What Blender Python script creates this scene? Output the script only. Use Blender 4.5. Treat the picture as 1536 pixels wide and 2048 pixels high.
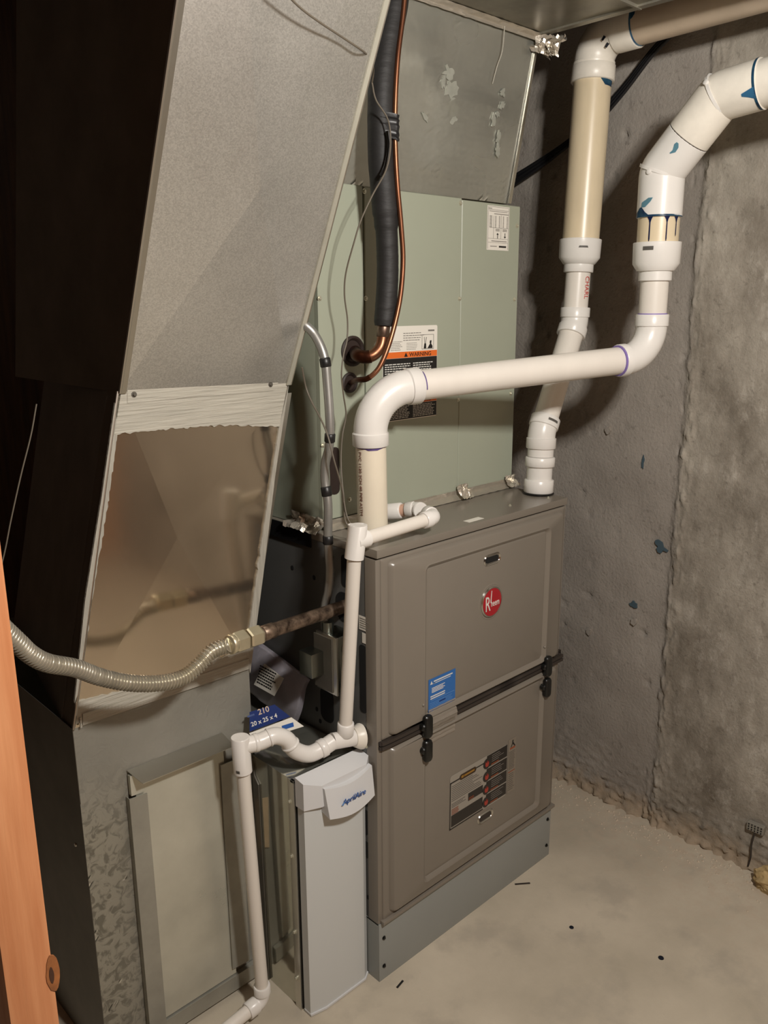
import bpy, bmesh, math, random
import numpy as np
from mathutils import Vector, Matrix, noise
random.seed(7)
R = math.radians
C = bpy.context.scene.collection
for o in list(bpy.data.objects): bpy.data.objects.remove(o)
scene = bpy.context.scene

# ------------------------------------------------------------------ camera
H = 1.46
YAW, PITCH, ROLL, F = R(43.6477427), R(14.09199509), R(-0.33877597), 1667.75
def cam_axes():
    cy, sy, cp, sp = math.cos(YAW), math.sin(YAW), math.cos(PITCH), math.sin(PITCH)
    f = Vector((sy*cp, cy*cp, -sp)); r = Vector((cy, -sy, 0)); d = f.cross(r)
    cr, sr = math.cos(ROLL), math.sin(ROLL)
    return cr*r - sr*d, sr*r + cr*d, f
AX_R, AX_D, AX_F = cam_axes()
EYE = Vector((0, 0, H))
cam_data = bpy.data.cameras.new('camera'); cam = bpy.data.objects.new('camera', cam_data); C.objects.link(cam)
cam_data.sensor_fit = 'VERTICAL'; cam_data.sensor_height = 36; cam_data.lens = F/2048*36
cam_data.clip_start = 0.02
m = Matrix((( AX_R.x, -AX_D.x, -AX_F.x, EYE.x), (AX_R.y, -AX_D.y, -AX_F.y, EYE.y), (AX_R.z, -AX_D.z, -AX_F.z, EYE.z), (0, 0, 0, 1)))
cam.matrix_world = m
scene.camera = cam
def ray(x, y): return AX_R*(x-768) + AX_D*(y-1024) + AX_F*F
def at(x, y, ax, v):                       # photo pixel -> point on the plane axis=v
    d = ray(x, y); return EYE + d*((v-EYE[ax])/d[ax])
def zrow(y, X, Y):                         # height of the vertical axis (X,Y) at photo row y
    lo, hi = -1.0, 3.0
    for _ in range(40):
        z = (lo+hi)/2; w = Vector((X, Y, z))-EYE
        py = w.dot(AX_D)/w.dot(AX_F)*F+1024
        if py > y: lo = z
        else: hi = z
    return z

# ------------------------------------------------------------------ light
world = bpy.data.worlds.new('world'); scene.world = world; world.use_nodes = True
world.node_tree.nodes['Background'].inputs[0].default_value = (1.0, 0.86, 0.72, 1)
world.node_tree.nodes['Background'].inputs[1].default_value = 0.10
LAMP = Vector((0.66, -0.12, 1.96))
ld = bpy.data.lights.new('bulb_light', 'POINT'); ld.energy = 128; ld.color = (1.0, 0.955, 0.89); ld.shadow_soft_size = 0.06
lo_ = bpy.data.objects.new('bulb_light', ld); lo_.location = LAMP; C.objects.link(lo_)
vs = scene.view_settings
vs.view_transform = 'Standard'; vs.look = 'None'; vs.gamma = 1; vs.use_curve_mapping = False; vs.exposure = 0.0

# ------------------------------------------------------------------ materials
def srgb(r, g, b):
    f = lambda c: (c/255/12.92) if c/255 <= 0.04045 else ((c/255+0.055)/1.055)**2.4
    return (f(r), f(g), f(b), 1)
MATS = {}
def mat(name, col, rough=0.5, metal=0.0, var=0.0, vscale=8, bump=0.0, bscale=60, bdist=0.002, col2=None, stretch=None, rvar=0.0,
        coat=0.0, alpha=1.0, emis=0.0, trans=0.0, spangle=0.0, spscale=120, detail=6, spec=0.5):
    if name in MATS: return MATS[name]
    M = bpy.data.materials.new(name); M.use_nodes = True; MATS[name] = M
    nt = M.node_tree; N = nt.nodes; L = nt.links; b = N['Principled BSDF']
    b.inputs['Base Color'].default_value = col; b.inputs['Roughness'].default_value = rough; b.inputs['Metallic'].default_value = metal
    b.inputs['Coat Weight'].default_value = coat; b.inputs['Coat Roughness'].default_value = 0.15
    b.inputs['Alpha'].default_value = alpha; b.inputs['Transmission Weight'].default_value = trans
    b.inputs['Specular IOR Level'].default_value = spec
    if emis: b.inputs['Emission Color'].default_value = col; b.inputs['Emission Strength'].default_value = emis
    tc = N.new('ShaderNodeTexCoord'); mp = N.new('ShaderNodeMapping'); L.new(tc.outputs['Object'], mp.inputs[0])
    if stretch: mp.inputs['Scale'].default_value = stretch
    src = None
    if var or col2:
        n = N.new('ShaderNodeTexNoise'); n.inputs['Scale'].default_value = vscale; n.inputs['Detail'].default_value = detail; n.inputs['Roughness'].default_value = 0.6
        L.new(mp.outputs[0], n.inputs['Vector'])
        cr = N.new('ShaderNodeValToRGB'); cr.color_ramp.elements[0].position = 0.33; cr.color_ramp.elements[1].position = 0.67
        c2 = col2 or tuple(min(1, c*(1+var)) for c in col[:3])+(1,)
        c1 = col if col2 else tuple(c*(1-var) for c in col[:3])+(1,)
        cr.color_ramp.elements[0].color = c1; cr.color_ramp.elements[1].color = c2
        L.new(n.outputs['Fac'], cr.inputs[0]); src = cr.outputs[0]
        if rvar:
            mr = N.new('ShaderNodeMapRange'); mr.inputs[1].default_value = 0.3; mr.inputs[2].default_value = 0.7
            mr.inputs[3].default_value = rough-rvar; mr.inputs[4].default_value = rough+rvar
            L.new(n.outputs['Fac'], mr.inputs[0]); L.new(mr.outputs[0], b.inputs['Roughness'])
    if spangle:
        v = N.new('ShaderNodeTexVoronoi'); v.inputs['Scale'].default_value = spscale; L.new(mp.outputs[0], v.inputs['Vector'])
        sp = N.new('ShaderNodeSeparateColor'); L.new(v.outputs['Color'], sp.inputs[0])
        mr = N.new('ShaderNodeMapRange'); mr.inputs[3].default_value = 1-spangle; mr.inputs[4].default_value = 1+spangle*0.6; L.new(sp.outputs[0], mr.inputs[0])
        mx = N.new('ShaderNodeVectorMath'); mx.operation = 'SCALE'
        if src: L.new(src, mx.inputs[0])
        else: mx.inputs[0].default_value = col[:3]
        L.new(mr.outputs[0], mx.inputs['Scale']); src = mx.outputs[0]
    if src: L.new(src, b.inputs['Base Color'])
    if bump:
        n2 = N.new('ShaderNodeTexNoise'); n2.inputs['Scale'].default_value = bscale; n2.inputs['Detail'].default_value = 5; L.new(mp.outputs[0], n2.inputs['Vector'])
        bp = N.new('ShaderNodeBump'); bp.inputs['Strength'].default_value = bump; bp.inputs['Distance'].default_value = bdist
        L.new(n2.outputs['Fac'], bp.inputs['Height']); L.new(bp.outputs[0], b.inputs['Normal'])
    return M

GALV = mat('galvanized_spangled', srgb(206, 205, 200), 0.30, 0.78, var=0.07, vscale=4, spangle=0.16, spscale=520, rvar=0.06, bump=0.12, bscale=500, bdist=0.0004)
GALV_MIRROR = mat('galvanized_bright', srgb(206, 192, 172), 0.13, 0.95, var=0.05, vscale=4, rvar=0.04, bump=0.04, bscale=3, bdist=0.01)
GALV_SMOOTH = mat('galvanized_smooth', srgb(196, 194, 180), 0.34, 0.45, var=0.12, vscale=6, rvar=0.09, bump=0.15, bscale=5, bdist=0.012)
GALV_PLEN = mat('galvanized_hazy', srgb(228, 228, 218), 0.24, 0.7, var=0.06, vscale=3, rvar=0.07, bump=0.5, bscale=2.2, bdist=0.03, detail=2)
GALV_RAIL = mat('galvanized_rail', srgb(158, 156, 146), 0.42, 0.45, var=0.12, vscale=12)
GALV_EDGE = mat('galvanized_cut_edge', srgb(205, 203, 195), 0.3, 1.0)
GALV_TRUNK = mat('galvanized_trunk', srgb(150, 146, 134), 0.4, 0.6, var=0.2, vscale=12, bump=.3, bscale=20, bdist=.002)
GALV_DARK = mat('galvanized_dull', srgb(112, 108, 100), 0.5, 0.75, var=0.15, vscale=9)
PVC = mat('white_plastic_fitting', srgb(224, 221, 216), 0.3, 0, var=0.02, vscale=12, spec=0.5)
PVC_PIPE = mat('white_plastic_pipe', srgb(222, 216, 207), 0.34, 0, var=0.03, vscale=14, stretch=(1, 1, 0.15))
PVC_OLD = mat('aged_cream_plastic', srgb(214, 198, 168), 0.32, 0, var=0.08, vscale=16, stretch=(1, 1, 0.3))
PVC_DIRTY = mat('grubby_white_plastic', srgb(226, 220, 208), 0.36, 0, var=0.07, vscale=18)
PRIMER = mat('blue_cement', srgb(24, 58, 100), 0.35, 0, col2=srgb(58, 112, 140), vscale=60)
PURPLE = mat('purple_primer', srgb(128, 108, 176), 0.4)
COILP = mat('grey_green_enamel', srgb(158, 163, 146), 0.42, 0, var=0.03, vscale=3, bump=0.05, bscale=7, bdist=0.004)
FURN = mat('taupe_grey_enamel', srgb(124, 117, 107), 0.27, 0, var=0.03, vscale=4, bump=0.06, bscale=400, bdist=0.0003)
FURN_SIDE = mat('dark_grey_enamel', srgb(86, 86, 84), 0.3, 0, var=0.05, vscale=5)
STAND = mat('pale_grey_enamel', srgb(142, 145, 142), 0.42, 0, var=0.03, vscale=4)
BLACKP = mat('black_plastic', srgb(18, 19, 18), 0.32)
GASKET = mat('brown_black_gasket', srgb(52, 45, 40), 0.6)
BLACKHOLE = mat('dark_opening', srgb(12, 12, 12), 0.9)
FOAM = mat('black_foam', srgb(30, 29, 29), 0.62, 0, var=0.15, vscale=14, bump=0.5, bscale=35, bdist=0.004, stretch=(0.5, 0.5, 2))
TAPE_BLK = mat('black_tape', srgb(24, 24, 25), 0.4, bump=0.4, bscale=50, bdist=0.002)
COPPER = mat('aged_copper', srgb(146, 100, 74), 0.38, .9, col2=srgb(104, 66, 48), vscale=14, rvar=0.1)
COPPER_DK = mat('oxidised_copper', srgb(92, 52, 34), 0.45, 1.0, col2=srgb(50, 32, 26), vscale=22)
RUBBER = mat('brown_rubber', srgb(40, 27, 22), 0.6)
STEELPIPE = mat('black_iron_smeared', srgb(52, 40, 32), 0.4, 0.7, col2=srgb(150, 130, 112), vscale=55, bump=0.4, bscale=80, bdist=0.001)
FLEXM = mat('stainless_corrugated', srgb(196, 190, 174), 0.3, 0.7, var=0.06, vscale=30)
BRASS = mat('pale_brass', srgb(206, 196, 168), 0.36, 0.75, var=0.06, vscale=40)
CONDUIT = mat('dull_aluminium', srgb(160, 160, 156), 0.4, 0.7, var=0.12, vscale=18)
BOXM = mat('zinc_box', srgb(142, 146, 140), 0.3, 1.0, var=0.1, vscale=10)
WIRE_G = mat('grey_wire', srgb(96, 88, 76), 0.55)
WIRE_B = mat('black_cable', srgb(22, 22, 24), 0.45)
FOIL = mat('crinkled_foil', srgb(206, 198, 184), 0.3, 0.7, bump=0.7, bscale=60, bdist=0.004)
MASTIC = mat('grey_mastic', srgb(170, 166, 154), 0.7, 0, var=0.1, vscale=14, bump=0.9, bscale=22, bdist=0.004, stretch=(0.5, 1, 9))
MASTIC_V = mat('grey_mastic_side', srgb(162, 158, 147), 0.7, 0, var=0.12, vscale=14, bump=0.9, bscale=22, bdist=0.004, stretch=(9, 1, 0.7))
PAPER = mat('white_label', srgb(226, 222, 212), 0.5)
INK = mat('black_print', srgb(24, 22, 22), 0.5)
INKG = mat('grey_print', srgb(120, 116, 110), 0.5)
ORANGE = mat('orange_print', srgb(222, 108, 40), 0.5)
WHITEI = mat('white_print', srgb(214, 212, 206), 0.5)
BLUEL = mat('blue_label', srgb(48, 104, 172), 0.4)
NAVY = mat('navy_label', srgb(14, 44, 104), 0.35)
RED = mat('red_badge', srgb(176, 18, 36), 0.18, 0.2, coat=0.6)
CHROME = mat('bright_chrome', srgb(206, 204, 200), 0.18, 1.0)
REDI = mat('red_print', srgb(190, 70, 62), 0.5)
LOGO = mat('logo_blue', srgb(30, 84, 158), 0.4)
DOORW = mat('pale_grey_plastic', srgb(196, 199, 198), 0.45, 0, bump=0.05, bscale=500, bdist=0.0003)
DOORH = mat('light_grey_plastic', srgb(206, 207, 208), 0.4)
SCREW = mat('zinc_screw', srgb(200, 198, 180), 0.3, 0.6)
CLEAR = mat('clear_tape', srgb(196, 186, 172), 0.18, 0, alpha=0.55, bump=0.9, bscale=30, bdist=0.003)
TANP = mat('tan_paper', srgb(178, 156, 128), 0.7, var=0.08, vscale=30, bump=0.5, bscale=30, bdist=0.002)
YELLOW = mat('yellow_coating', srgb(196, 140, 24), 0.5)
FOAMY = mat('yellow_expanding_foam', srgb(176, 152, 108), 0.8, var=0.15, vscale=40, bump=0.8, bscale=60, bdist=0.004)
POLY = mat('clear_poly_bag', srgb(205, 200, 208), 0.2, 0, alpha=0.45, bump=0.8, bscale=18, bdist=0.006)
BOOK = mat('lilac_white_paper', srgb(206, 202, 210), 0.5, var=0.06, vscale=9)
COATBLK = mat('black_marker', srgb(14, 20, 34), 0.5)

# wood
def wood(name, a, b_, sc=(14, 14, 0.9)):
    M = mat(name, a, 0.55, 0, col2=b_, vscale=3.2, stretch=sc, bump=0.25, bscale=9, bdist=0.002, detail=8)
    return M
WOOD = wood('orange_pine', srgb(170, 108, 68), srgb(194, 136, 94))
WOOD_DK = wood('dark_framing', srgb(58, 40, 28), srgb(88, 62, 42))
BROWNWALL = mat('brown_board', srgb(188, 138, 98), 0.75, var=0.1, vscale=2)

# concrete
def concrete_wall():
    M = bpy.data.materials.new('concrete_wall'); M.use_nodes = True; nt = M.node_tree; N = nt.nodes; L = nt.links; b = N['Principled BSDF']
    b.inputs['Roughness'].default_value = 0.82; b.inputs['Specular IOR Level'].default_value = 0.25
    tc = N.new('ShaderNodeTexCoord'); geo = tc.outputs['Object']
    def nz(s, d=6, st=(1, 1, 1), r=0.6):
        mp = N.new('ShaderNodeMapping'); mp.inputs['Scale'].default_value = st; L.new(geo, mp.inputs[0])
        n = N.new('ShaderNodeTexNoise'); n.inputs['Scale'].default_value = s; n.inputs['Detail'].default_value = d; n.inputs['Roughness'].default_value = r
        L.new(mp.outputs[0], n.inputs['Vector']); return n.outputs['Fac']
    def ramp(f, p0, p1, c0, c1):
        r = N.new('ShaderNodeValToRGB'); e = r.color_ramp.elements; e[0].position = p0; e[1].position = p1; e[0].color = c0; e[1].color = c1; L.new(f, r.inputs[0]); return r.outputs[0]
    def mix(f, a, c, mode='MIX'):
        x = N.new('ShaderNodeMix'); x.data_type = 'RGBA'; x.blend_type = mode
        if isinstance(f, float): x.inputs[0].default_value = f
        else: L.new(f, x.inputs[0])
        L.new(a, x.inputs[6]); L.new(c, x.inputs[7]); return x.outputs[2]
    one = (1, 1, 1, 1); zero = (0, 0, 0, 1)
    left = ramp(nz(2.2), 0.3, 0.72, srgb(138, 131, 123), srgb(170, 163, 154))
    right = ramp(nz(5, 8, (1, 1, 0.7), 0.7), 0.32, 0.7, srgb(112, 104, 93), srgb(176, 169, 157))
    white = ramp(nz(20, 10, (1, 1, 0.5), 0.8), 0.52, 0.66, zero, one)
    wcol = N.new('ShaderNodeRGB'); wcol.outputs[0].default_value = srgb(196, 190, 180)
    sx = N.new('ShaderNodeSeparateXYZ'); L.new(geo, sx.inputs[0])
    # efflorescence gets stronger away from the joint, on the near slab
    wm = N.new('ShaderNodeMapRange'); wm.inputs[1].default_value = 0.98; wm.inputs[2].default_value = 0.55; wm.inputs[3].default_value = 0.25; wm.inputs[4].default_value = 0.95; L.new(sx.outputs[1], wm.inputs[0])
    mm = N.new('ShaderNodeMath'); mm.operation = 'MULTIPLY'; L.new(white, mm.inputs[0]); L.new(wm.outputs[0], mm.inputs[1])
    right = mix(mm.outputs[0], right, wcol.outputs[0])
    # joint position mask (two pours of concrete)
    side = N.new('ShaderNodeMapRange'); side.inputs[1].default_value = 1.015; side.inputs[2].default_value = 0.995; L.new(sx.outputs[1], side.inputs[0])
    col = mix(side.outputs[0], left, right)
    # fine dark specks
    spk = ramp(nz(70, 3), 0.60, 0.72, zero, one)
    sm = N.new('ShaderNodeMath'); sm.operation = 'MULTIPLY'; sm.inputs[1].default_value = 0.35; L.new(spk, sm.inputs[0])
    dk = N.new('ShaderNodeRGB'); dk.outputs[0].default_value = srgb(84, 78, 70)
    col = mix(sm.outputs[0], col, dk.outputs[0])
    # tan dusty crust at the foot
    low = N.new('ShaderNodeMapRange'); low.inputs[1].default_value = 0.06; low.inputs[2].default_value = 0.01; wz = N.new('ShaderNodeMath'); wz.operation = 'MULTIPLY_ADD'; L.new(nz(22, 6), wz.inputs[0]); wz.inputs[1].default_value = -0.12; L.new(sx.outputs[2], wz.inputs[2]); az = N.new('ShaderNodeMath'); az.operation = 'ADD'; az.inputs[1].default_value = 0.05; L.new(wz.outputs[0], az.inputs[0]); L.new(az.outputs[0], low.inputs[0])
    tn = N.new('ShaderNodeRGB'); tn.outputs[0].default_value = srgb(158, 142, 122)
    col = mix(low.outputs[0], col, tn.outputs[0])
    L.new(col, b.inputs['Base Color'])
    bp = N.new('ShaderNodeBump'); bp.inputs['Strength'].default_value = 0.42; bp.inputs['Distance'].default_value = 0.004
    ad = N.new('ShaderNodeMath'); ad.operation = 'ADD'; L.new(nz(60, 8, (1, 1, 1), 0.7), ad.inputs[0]); L.new(nz(120, 4), ad.inputs[1]); L.new(ad.outputs[0], bp.inputs['Height'])
    L.new(bp.outputs[0], b.inputs['Normal'])
    return M
def concrete_floor():
    M = bpy.data.materials.new('concrete_floor'); M.use_nodes = True; nt = M.node_tree; N = nt.nodes; L = nt.links; b = N['Principled BSDF']
    b.inputs['Roughness'].default_value = 0.72; b.inputs['Specular IOR Level'].default_value = 0.3
    tc = N.new('ShaderNodeTexCoord')
    def nz(s, d, r=0.6):
        n = N.new('ShaderNodeTexNoise'); n.inputs['Scale'].default_value = s; n.inputs['Detail'].default_value = d; n.inputs['Roughness'].default_value = r
        L.new(tc.outputs['Object'], n.inputs['Vector']); return n.outputs['Fac']
    def ramp(f, p0, p1, c0, c1):
        r = N.new('ShaderNodeValToRGB'); e = r.color_ramp.elements; e[0].position = p0; e[1].position = p1; e[0].color = c0; e[1].color = c1; L.new(f, r.inputs[0]); return r.outputs[0]
    base = ramp(nz(3, 8), 0.32, 0.7, srgb(178, 168, 150), srgb(204, 193, 174))
    gr = ramp(nz(7, 6), 0.52, 0.66, (0, 0, 0, 1), (0.55, 0.55, 0.55, 1))
    x = N.new('ShaderNodeMix'); x.data_type = 'RGBA'; L.new(gr, x.inputs[0]); L.new(base, x.inputs[6]); x.inputs[7].default_value = srgb(166, 157, 143)
    # chalky dust close to the wall
    sx = N.new('ShaderNodeSeparateXYZ'); L.new(tc.outputs['Object'], sx.inputs[0])
    ds = N.new('ShaderNodeMapRange'); ds.inputs[1].default_value = 1.62; ds.inputs[2].default_value = 2.0; ds.inputs[4].default_value = 0.7; L.new(sx.outputs[0], ds.inputs[0])
    sp = ramp(nz(30, 8, 0.75), 0.45, 0.62, (0, 0, 0, 1), (1, 1, 1, 1))
    mm = N.new('ShaderNodeMath'); mm.operation = 'MULTIPLY'; L.new(ds.outputs[0], mm.inputs[0]); L.new(sp, mm.inputs[1])
    y = N.new('ShaderNodeMix'); y.data_type = 'RGBA'; L.new(mm.outputs[0], y.inputs[0]); L.new(x.outputs[2], y.inputs[6]); y.inputs[7].default_value = srgb(190, 172, 152)
    L.new(y.outputs[2], b.inputs['Base Color'])
    bp = N.new('ShaderNodeBump'); bp.inputs['Strength'].default_value = 0.25; bp.inputs['Distance'].default_value = 0.003; L.new(nz(40, 8), bp.inputs['Height']); L.new(bp.outputs[0], b.inputs['Normal'])
    return M
def crinkled():
    """galvanised sheet with oxidised worm-like crinkles; they fade towards the right"""
    M = bpy.data.materials.new('galvanized_crinkled'); M.use_nodes = True; nt = M.node_tree; N = nt.nodes; L = nt.links; b = N['Principled BSDF']
    b.inputs['Metallic'].default_value = 0.25; b.inputs['Roughness'].default_value = 0.38
    tc = N.new('ShaderNodeTexCoord')
    n = N.new('ShaderNodeTexNoise'); n.inputs['Scale'].default_value = 44; n.inputs['Detail'].default_value = 3; n.inputs['Distortion'].default_value = 1.3; n.inputs['Roughness'].default_value = 0.55
    L.new(tc.outputs['Object'], n.inputs['Vector'])
    r = N.new('ShaderNodeValToRGB'); e = r.color_ramp.elements; e[0].position = 0.40; e[1].position = 0.52; e[0].color = srgb(158, 153, 138); e[1].color = srgb(204, 199, 182); L.new(n.outputs['Fac'], r.inputs[0])
    g = N.new('ShaderNodeTexNoise'); g.inputs['Scale'].default_value = 4; g.inputs['Detail'].default_value = 5; L.new(tc.outputs['Object'], g.inputs['Vector'])
    r2 = N.new('ShaderNodeValToRGB'); e = r2.color_ramp.elements; e[0].position = 0.3; e[1].position = 0.7; e[0].color = srgb(176, 173, 161); e[1].color = srgb(204, 201, 190); L.new(g.outputs['Fac'], r2.inputs[0])
    sx = N.new('ShaderNodeSeparateXYZ'); L.new(tc.outputs['Object'], sx.inputs[0])
    fx = N.new('ShaderNodeMapRange'); fx.inputs[1].default_value = 0.20; fx.inputs[2].default_value = 0.03; L.new(sx.outputs[0], fx.inputs[0])
    fz = N.new('ShaderNodeMapRange'); fz.inputs[1].default_value = 0.66; fz.inputs[2].default_value = 0.52; L.new(sx.outputs[2], fz.inputs[0])
    mm = N.new('ShaderNodeMath'); mm.operation = 'MULTIPLY'; L.new(fx.outputs[0], mm.inputs[0]); L.new(fz.outputs[0], mm.inputs[1])
    x = N.new('ShaderNodeMix'); x.data_type = 'RGBA'; L.new(mm.outputs[0], x.inputs[0]); L.new(r2.outputs[0], x.inputs[6]); L.new(r.outputs[0], x.inputs[7]); L.new(x.outputs[2], b.inputs['Base Color'])
    bp = N.new('ShaderNodeBump'); bp.inputs['Strength'].default_value = 0.55; bp.inputs['Distance'].default_value = 0.003; L.new(n.outputs['Fac'], bp.inputs['Height']); L.new(bp.outputs[0], b.inputs['Normal'])
    return M
CWALL = concrete_wall(); CFLOOR = concrete_floor(); CRINK = crinkled()

# ------------------------------------------------------------------ mesh helpers
ORG = {}
def empty(name, label, cat, loc=(0, 0, 0), group=None):
    o = bpy.data.objects.new(name, None); C.objects.link(o); o.location = loc; o.empty_display_size = 0.05
    ORG[o] = Vector(loc); o['label'] = label; o['category'] = cat
    if group: o['group'] = group
    return o
def tag(o, label=None, cat=None, group=None, kind=None):
    if label: o['label'] = label
    if cat: o['category'] = cat
    if group: o['group'] = group
    if kind: o['kind'] = kind
    return o
def build(name, bm, m, parent=None, label=None, smooth=True, ang=32, loc=None, kind=None):
    """link bmesh (world coordinates) as one mesh object; its origin is its thing's origin"""
    org = ORG[parent] if parent is not None else (Vector(loc) if loc is not None else Vector((0, 0, 0)))
    bmesh.ops.recalc_face_normals(bm, faces=bm.faces)
    bm.transform(Matrix.Translation(-org))
    me = bpy.data.meshes.new(name); bm.to_mesh(me); bm.free()
    for mm in (m if isinstance(m, (list, tuple)) else [m]): me.materials.append(mm)
    if smooth:
        me.polygons.foreach_set('use_smooth', [True]*len(me.polygons)); me.set_sharp_from_angle(angle=R(ang))
    o = bpy.data.objects.new(name, me); C.objects.link(o)
    if parent is not None: o.parent = parent
    else: o.location = org
    ORG[o] = org
    if label: o['label'] = label
    if kind: o['kind'] = kind
    return o
def box(bm, x0, x1, y0, y1, z0, z1, bev=0.0, seg=2):
    r = bmesh.ops.create_cube(bm, size=1.0); vs_ = r['verts']
    for v in vs_:
        v.co = Vector((x0+(v.co.x+.5)*(x1-x0), y0+(v.co.y+.5)*(y1-y0), z0+(v.co.z+.5)*(z1-z0)))
    if bev:
        es = list({e for v in vs_ for e in v.link_edges})
        bmesh.ops.bevel(bm, geom=es, offset=bev, segments=seg, profile=0.7, affect='EDGES')
    return bm
def B(*a, **k): bm = bmesh.new(); return box(bm, *a, **k)
def prism(bm, pts, off):
    """polygon (world points) extruded by vector off"""
    a = [bm.verts.new(p) for p in pts]; b = [bm.verts.new(Vector(p)+Vector(off)) for p in pts]
    n = len(pts); bm.faces.new(a); bm.faces.new(b[::-1])
    for i in range(n): bm.faces.new((a[i], b[i], b[(i+1) % n], a[(i+1) % n]))
    return bm
def frames(P):
    T = []
    n = len(P)
    for i in range(n):
        a = i
        while a > 0 and (P[a]-P[i]).length < 1e-6: a -= 1
        b = i
        while b < n-1 and (P[b]-P[i]).length < 1e-6: b += 1
        t = (P[b]-P[a])
        T.append(t.normalized() if t.length > 1e-9 else Vector((0, 0, 1)))
    up = Vector((0, 0, 1)) if abs(T[0].z) < 0.9 else Vector((1, 0, 0))
    U = [(up - T[0]*up.dot(T[0])).normalized()]
    for i in range(1, n):
        u = U[-1] - T[i]*U[-1].dot(T[i]); U.append(u.normalized())
    return T, U
def sweep(bm, P, rad, seg=28, cap=True, squash=None):
    P = [Vector(p) for p in P]
    if not isinstance(rad, (list, tuple)): rad = [rad]*len(P)
    T, U = frames(P); rings = []
    for i, p in enumerate(P):
        v = T[i].cross(U[i]); ring = []
        for k in range(seg):
            a = 2*math.pi*k/seg
            ring.append(bm.verts.new(p + (U[i]*math.cos(a) + v*math.sin(a))*rad[i]))
        rings.append(ring)
    for i in range(len(P)-1):
        for k in range(seg):
            bm.faces.new((rings[i][k], rings[i][(k+1) % seg], rings[i+1][(k+1) % seg], rings[i+1][k]))
    if cap:
        if rad[0] > 1e-6: bm.faces.new(rings[0][::-1])
        if rad[-1] > 1e-6: bm.faces.new(rings[-1])
    return bm
def S(P, rad, **k): bm = bmesh.new(); return sweep(bm, P, rad, **k)
def cat(P, n=10, closed=False):
    """Catmull-Rom through control points"""
    P = [Vector(p) for p in P]; out = []
    for i in range(len(P)-1):
        p0 = P[i-1] if i else P[0]*2-P[1]; p1 = P[i]; p2 = P[i+1]; p3 = P[i+2] if i+2 < len(P) else P[-1]*2-P[-2]
        for k in range(n):
            t = k/n
            out.append(0.5*((2*p1)+(p2-p0)*t+(2*p0-5*p1+4*p2-p3)*t*t+(3*p1-p0-3*p2+p3)*t*t*t))
    out.append(P[-1]); return out
def lerp(a, b, t): return Vector(a)*(1-t)+Vector(b)*t
def arc(p, din, dout, Rb, n=12):
    """points of a fillet of radius Rb at corner p between directions"""
    din = din.normalized(); dout = dout.normalized(); th = din.angle(dout)
    tl = Rb*math.tan(th/2); a = p-din*tl; b = p+dout*tl
    nrm = (dout - din*dout.dot(din)).normalized(); c = a+nrm*Rb
    pts = []
    for k in range(n+1):
        t = th*k/n
        pts.append(c - nrm*Rb*math.cos(t) + din*Rb*math.sin(t))
    return pts, a, b
def elbow(name, p, a, b, rp, rh, Rb, hub, mt, parent, label=None, hub2=None):
    """fitting at corner p between neighbours a and b; hubs of radius rh, body slightly slimmer; returns the two ends"""
    p, a, b = Vector(p), Vector(a), Vector(b); din = (p-a).normalized(); dout = (b-p).normalized()
    pts, s, e = arc(p, din, dout, Rb); h2 = hub if hub2 is None else hub2
    rb = rp + (rh-rp)*0.55
    P = [s-din*hub, s-din*hub, s-din*(hub-.0015), s-din*0.001, s]; Q = [rp*0.9, rh-.0012, rh, rh, rb]
    P += pts; Q += [rb]*len(pts)
    if h2 > 0:
        P += [e, e+dout*0.001, e+dout*(h2-.0015), e+dout*h2, e+dout*h2]; Q += [rb, rh, rh, rh-.0012, rp*0.9]
    o = build(name, S(P, Q), mt, parent, label, ang=40)
    return s-din*hub, e+dout*h2, o
def straight(name, a, b, r, mt, parent, label=None, seg=32):
    return build(name, S([a, b], r, seg=seg), mt, parent, label)
def collar(name, a, b, r, mt, parent, label=None, rin=None):
    a = Vector(a); b = Vector(b); d = (b-a).normalized(); L_ = (b-a).length; c = min(.0018, L_/4)
    return build(name, S([a, a+d*c, b-d*c, b], [r-c, r, r, r-c]), mt, parent, label, ang=50)
def hollow(name, a, b, ro, ri, depth, mt, parent, label=None):
    """tube from a to b open at b"""
    a = Vector(a); b = Vector(b); d = (b-a).normalized()
    bm = S([a, b-d*.001, b, b, b-d*.001, b-d*depth, b-d*depth], [ro, ro, ro-.001, ri+.001, ri, ri, 0.0001], cap=False)
    return build(name, bm, mt, parent, label, ang=40)
def ring(name, c, d, r, w, mt, parent, label=None):
    c = Vector(c); d = Vector(d).normalized()
    return build(name, S([c-d*w/2, c-d*w/2, c+d*w/2, c+d*w/2], [r-.001, r, r, r-.001]), mt, parent, label)
def patch(name, c, d, r, toward, shape, mt, parent, n=14, label=None):
    """thin skin on a pipe: centre c on the axis, axis d; shape = list of (theta deg, z) polygon fan rows: (z, th0, th1)"""
    d = Vector(d).normalized(); t = (Vector(toward)-Vector(c)); t = (t-d*t.dot(d)).normalized(); s = d.cross(t)
    bm = bmesh.new(); rows = []
    for (z, a0, a1) in shape:
        row = []
        for k in range(n+1):
            a = R(a0+(a1-a0)*k/n); row.append(bm.verts.new(Vector(c)+d*z+(t*math.cos(a)+s*math.sin(a))*r))
        rows.append(row)
    for i in range(len(rows)-1):
        for k in range(n): bm.faces.new((rows[i][k], rows[i][k+1], rows[i+1][k+1], rows[i+1][k]))
    ex = bmesh.ops.solidify(bm, geom=bm.faces[:], thickness=0.0004)
    return build(name, bm, mt, parent, label)
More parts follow.
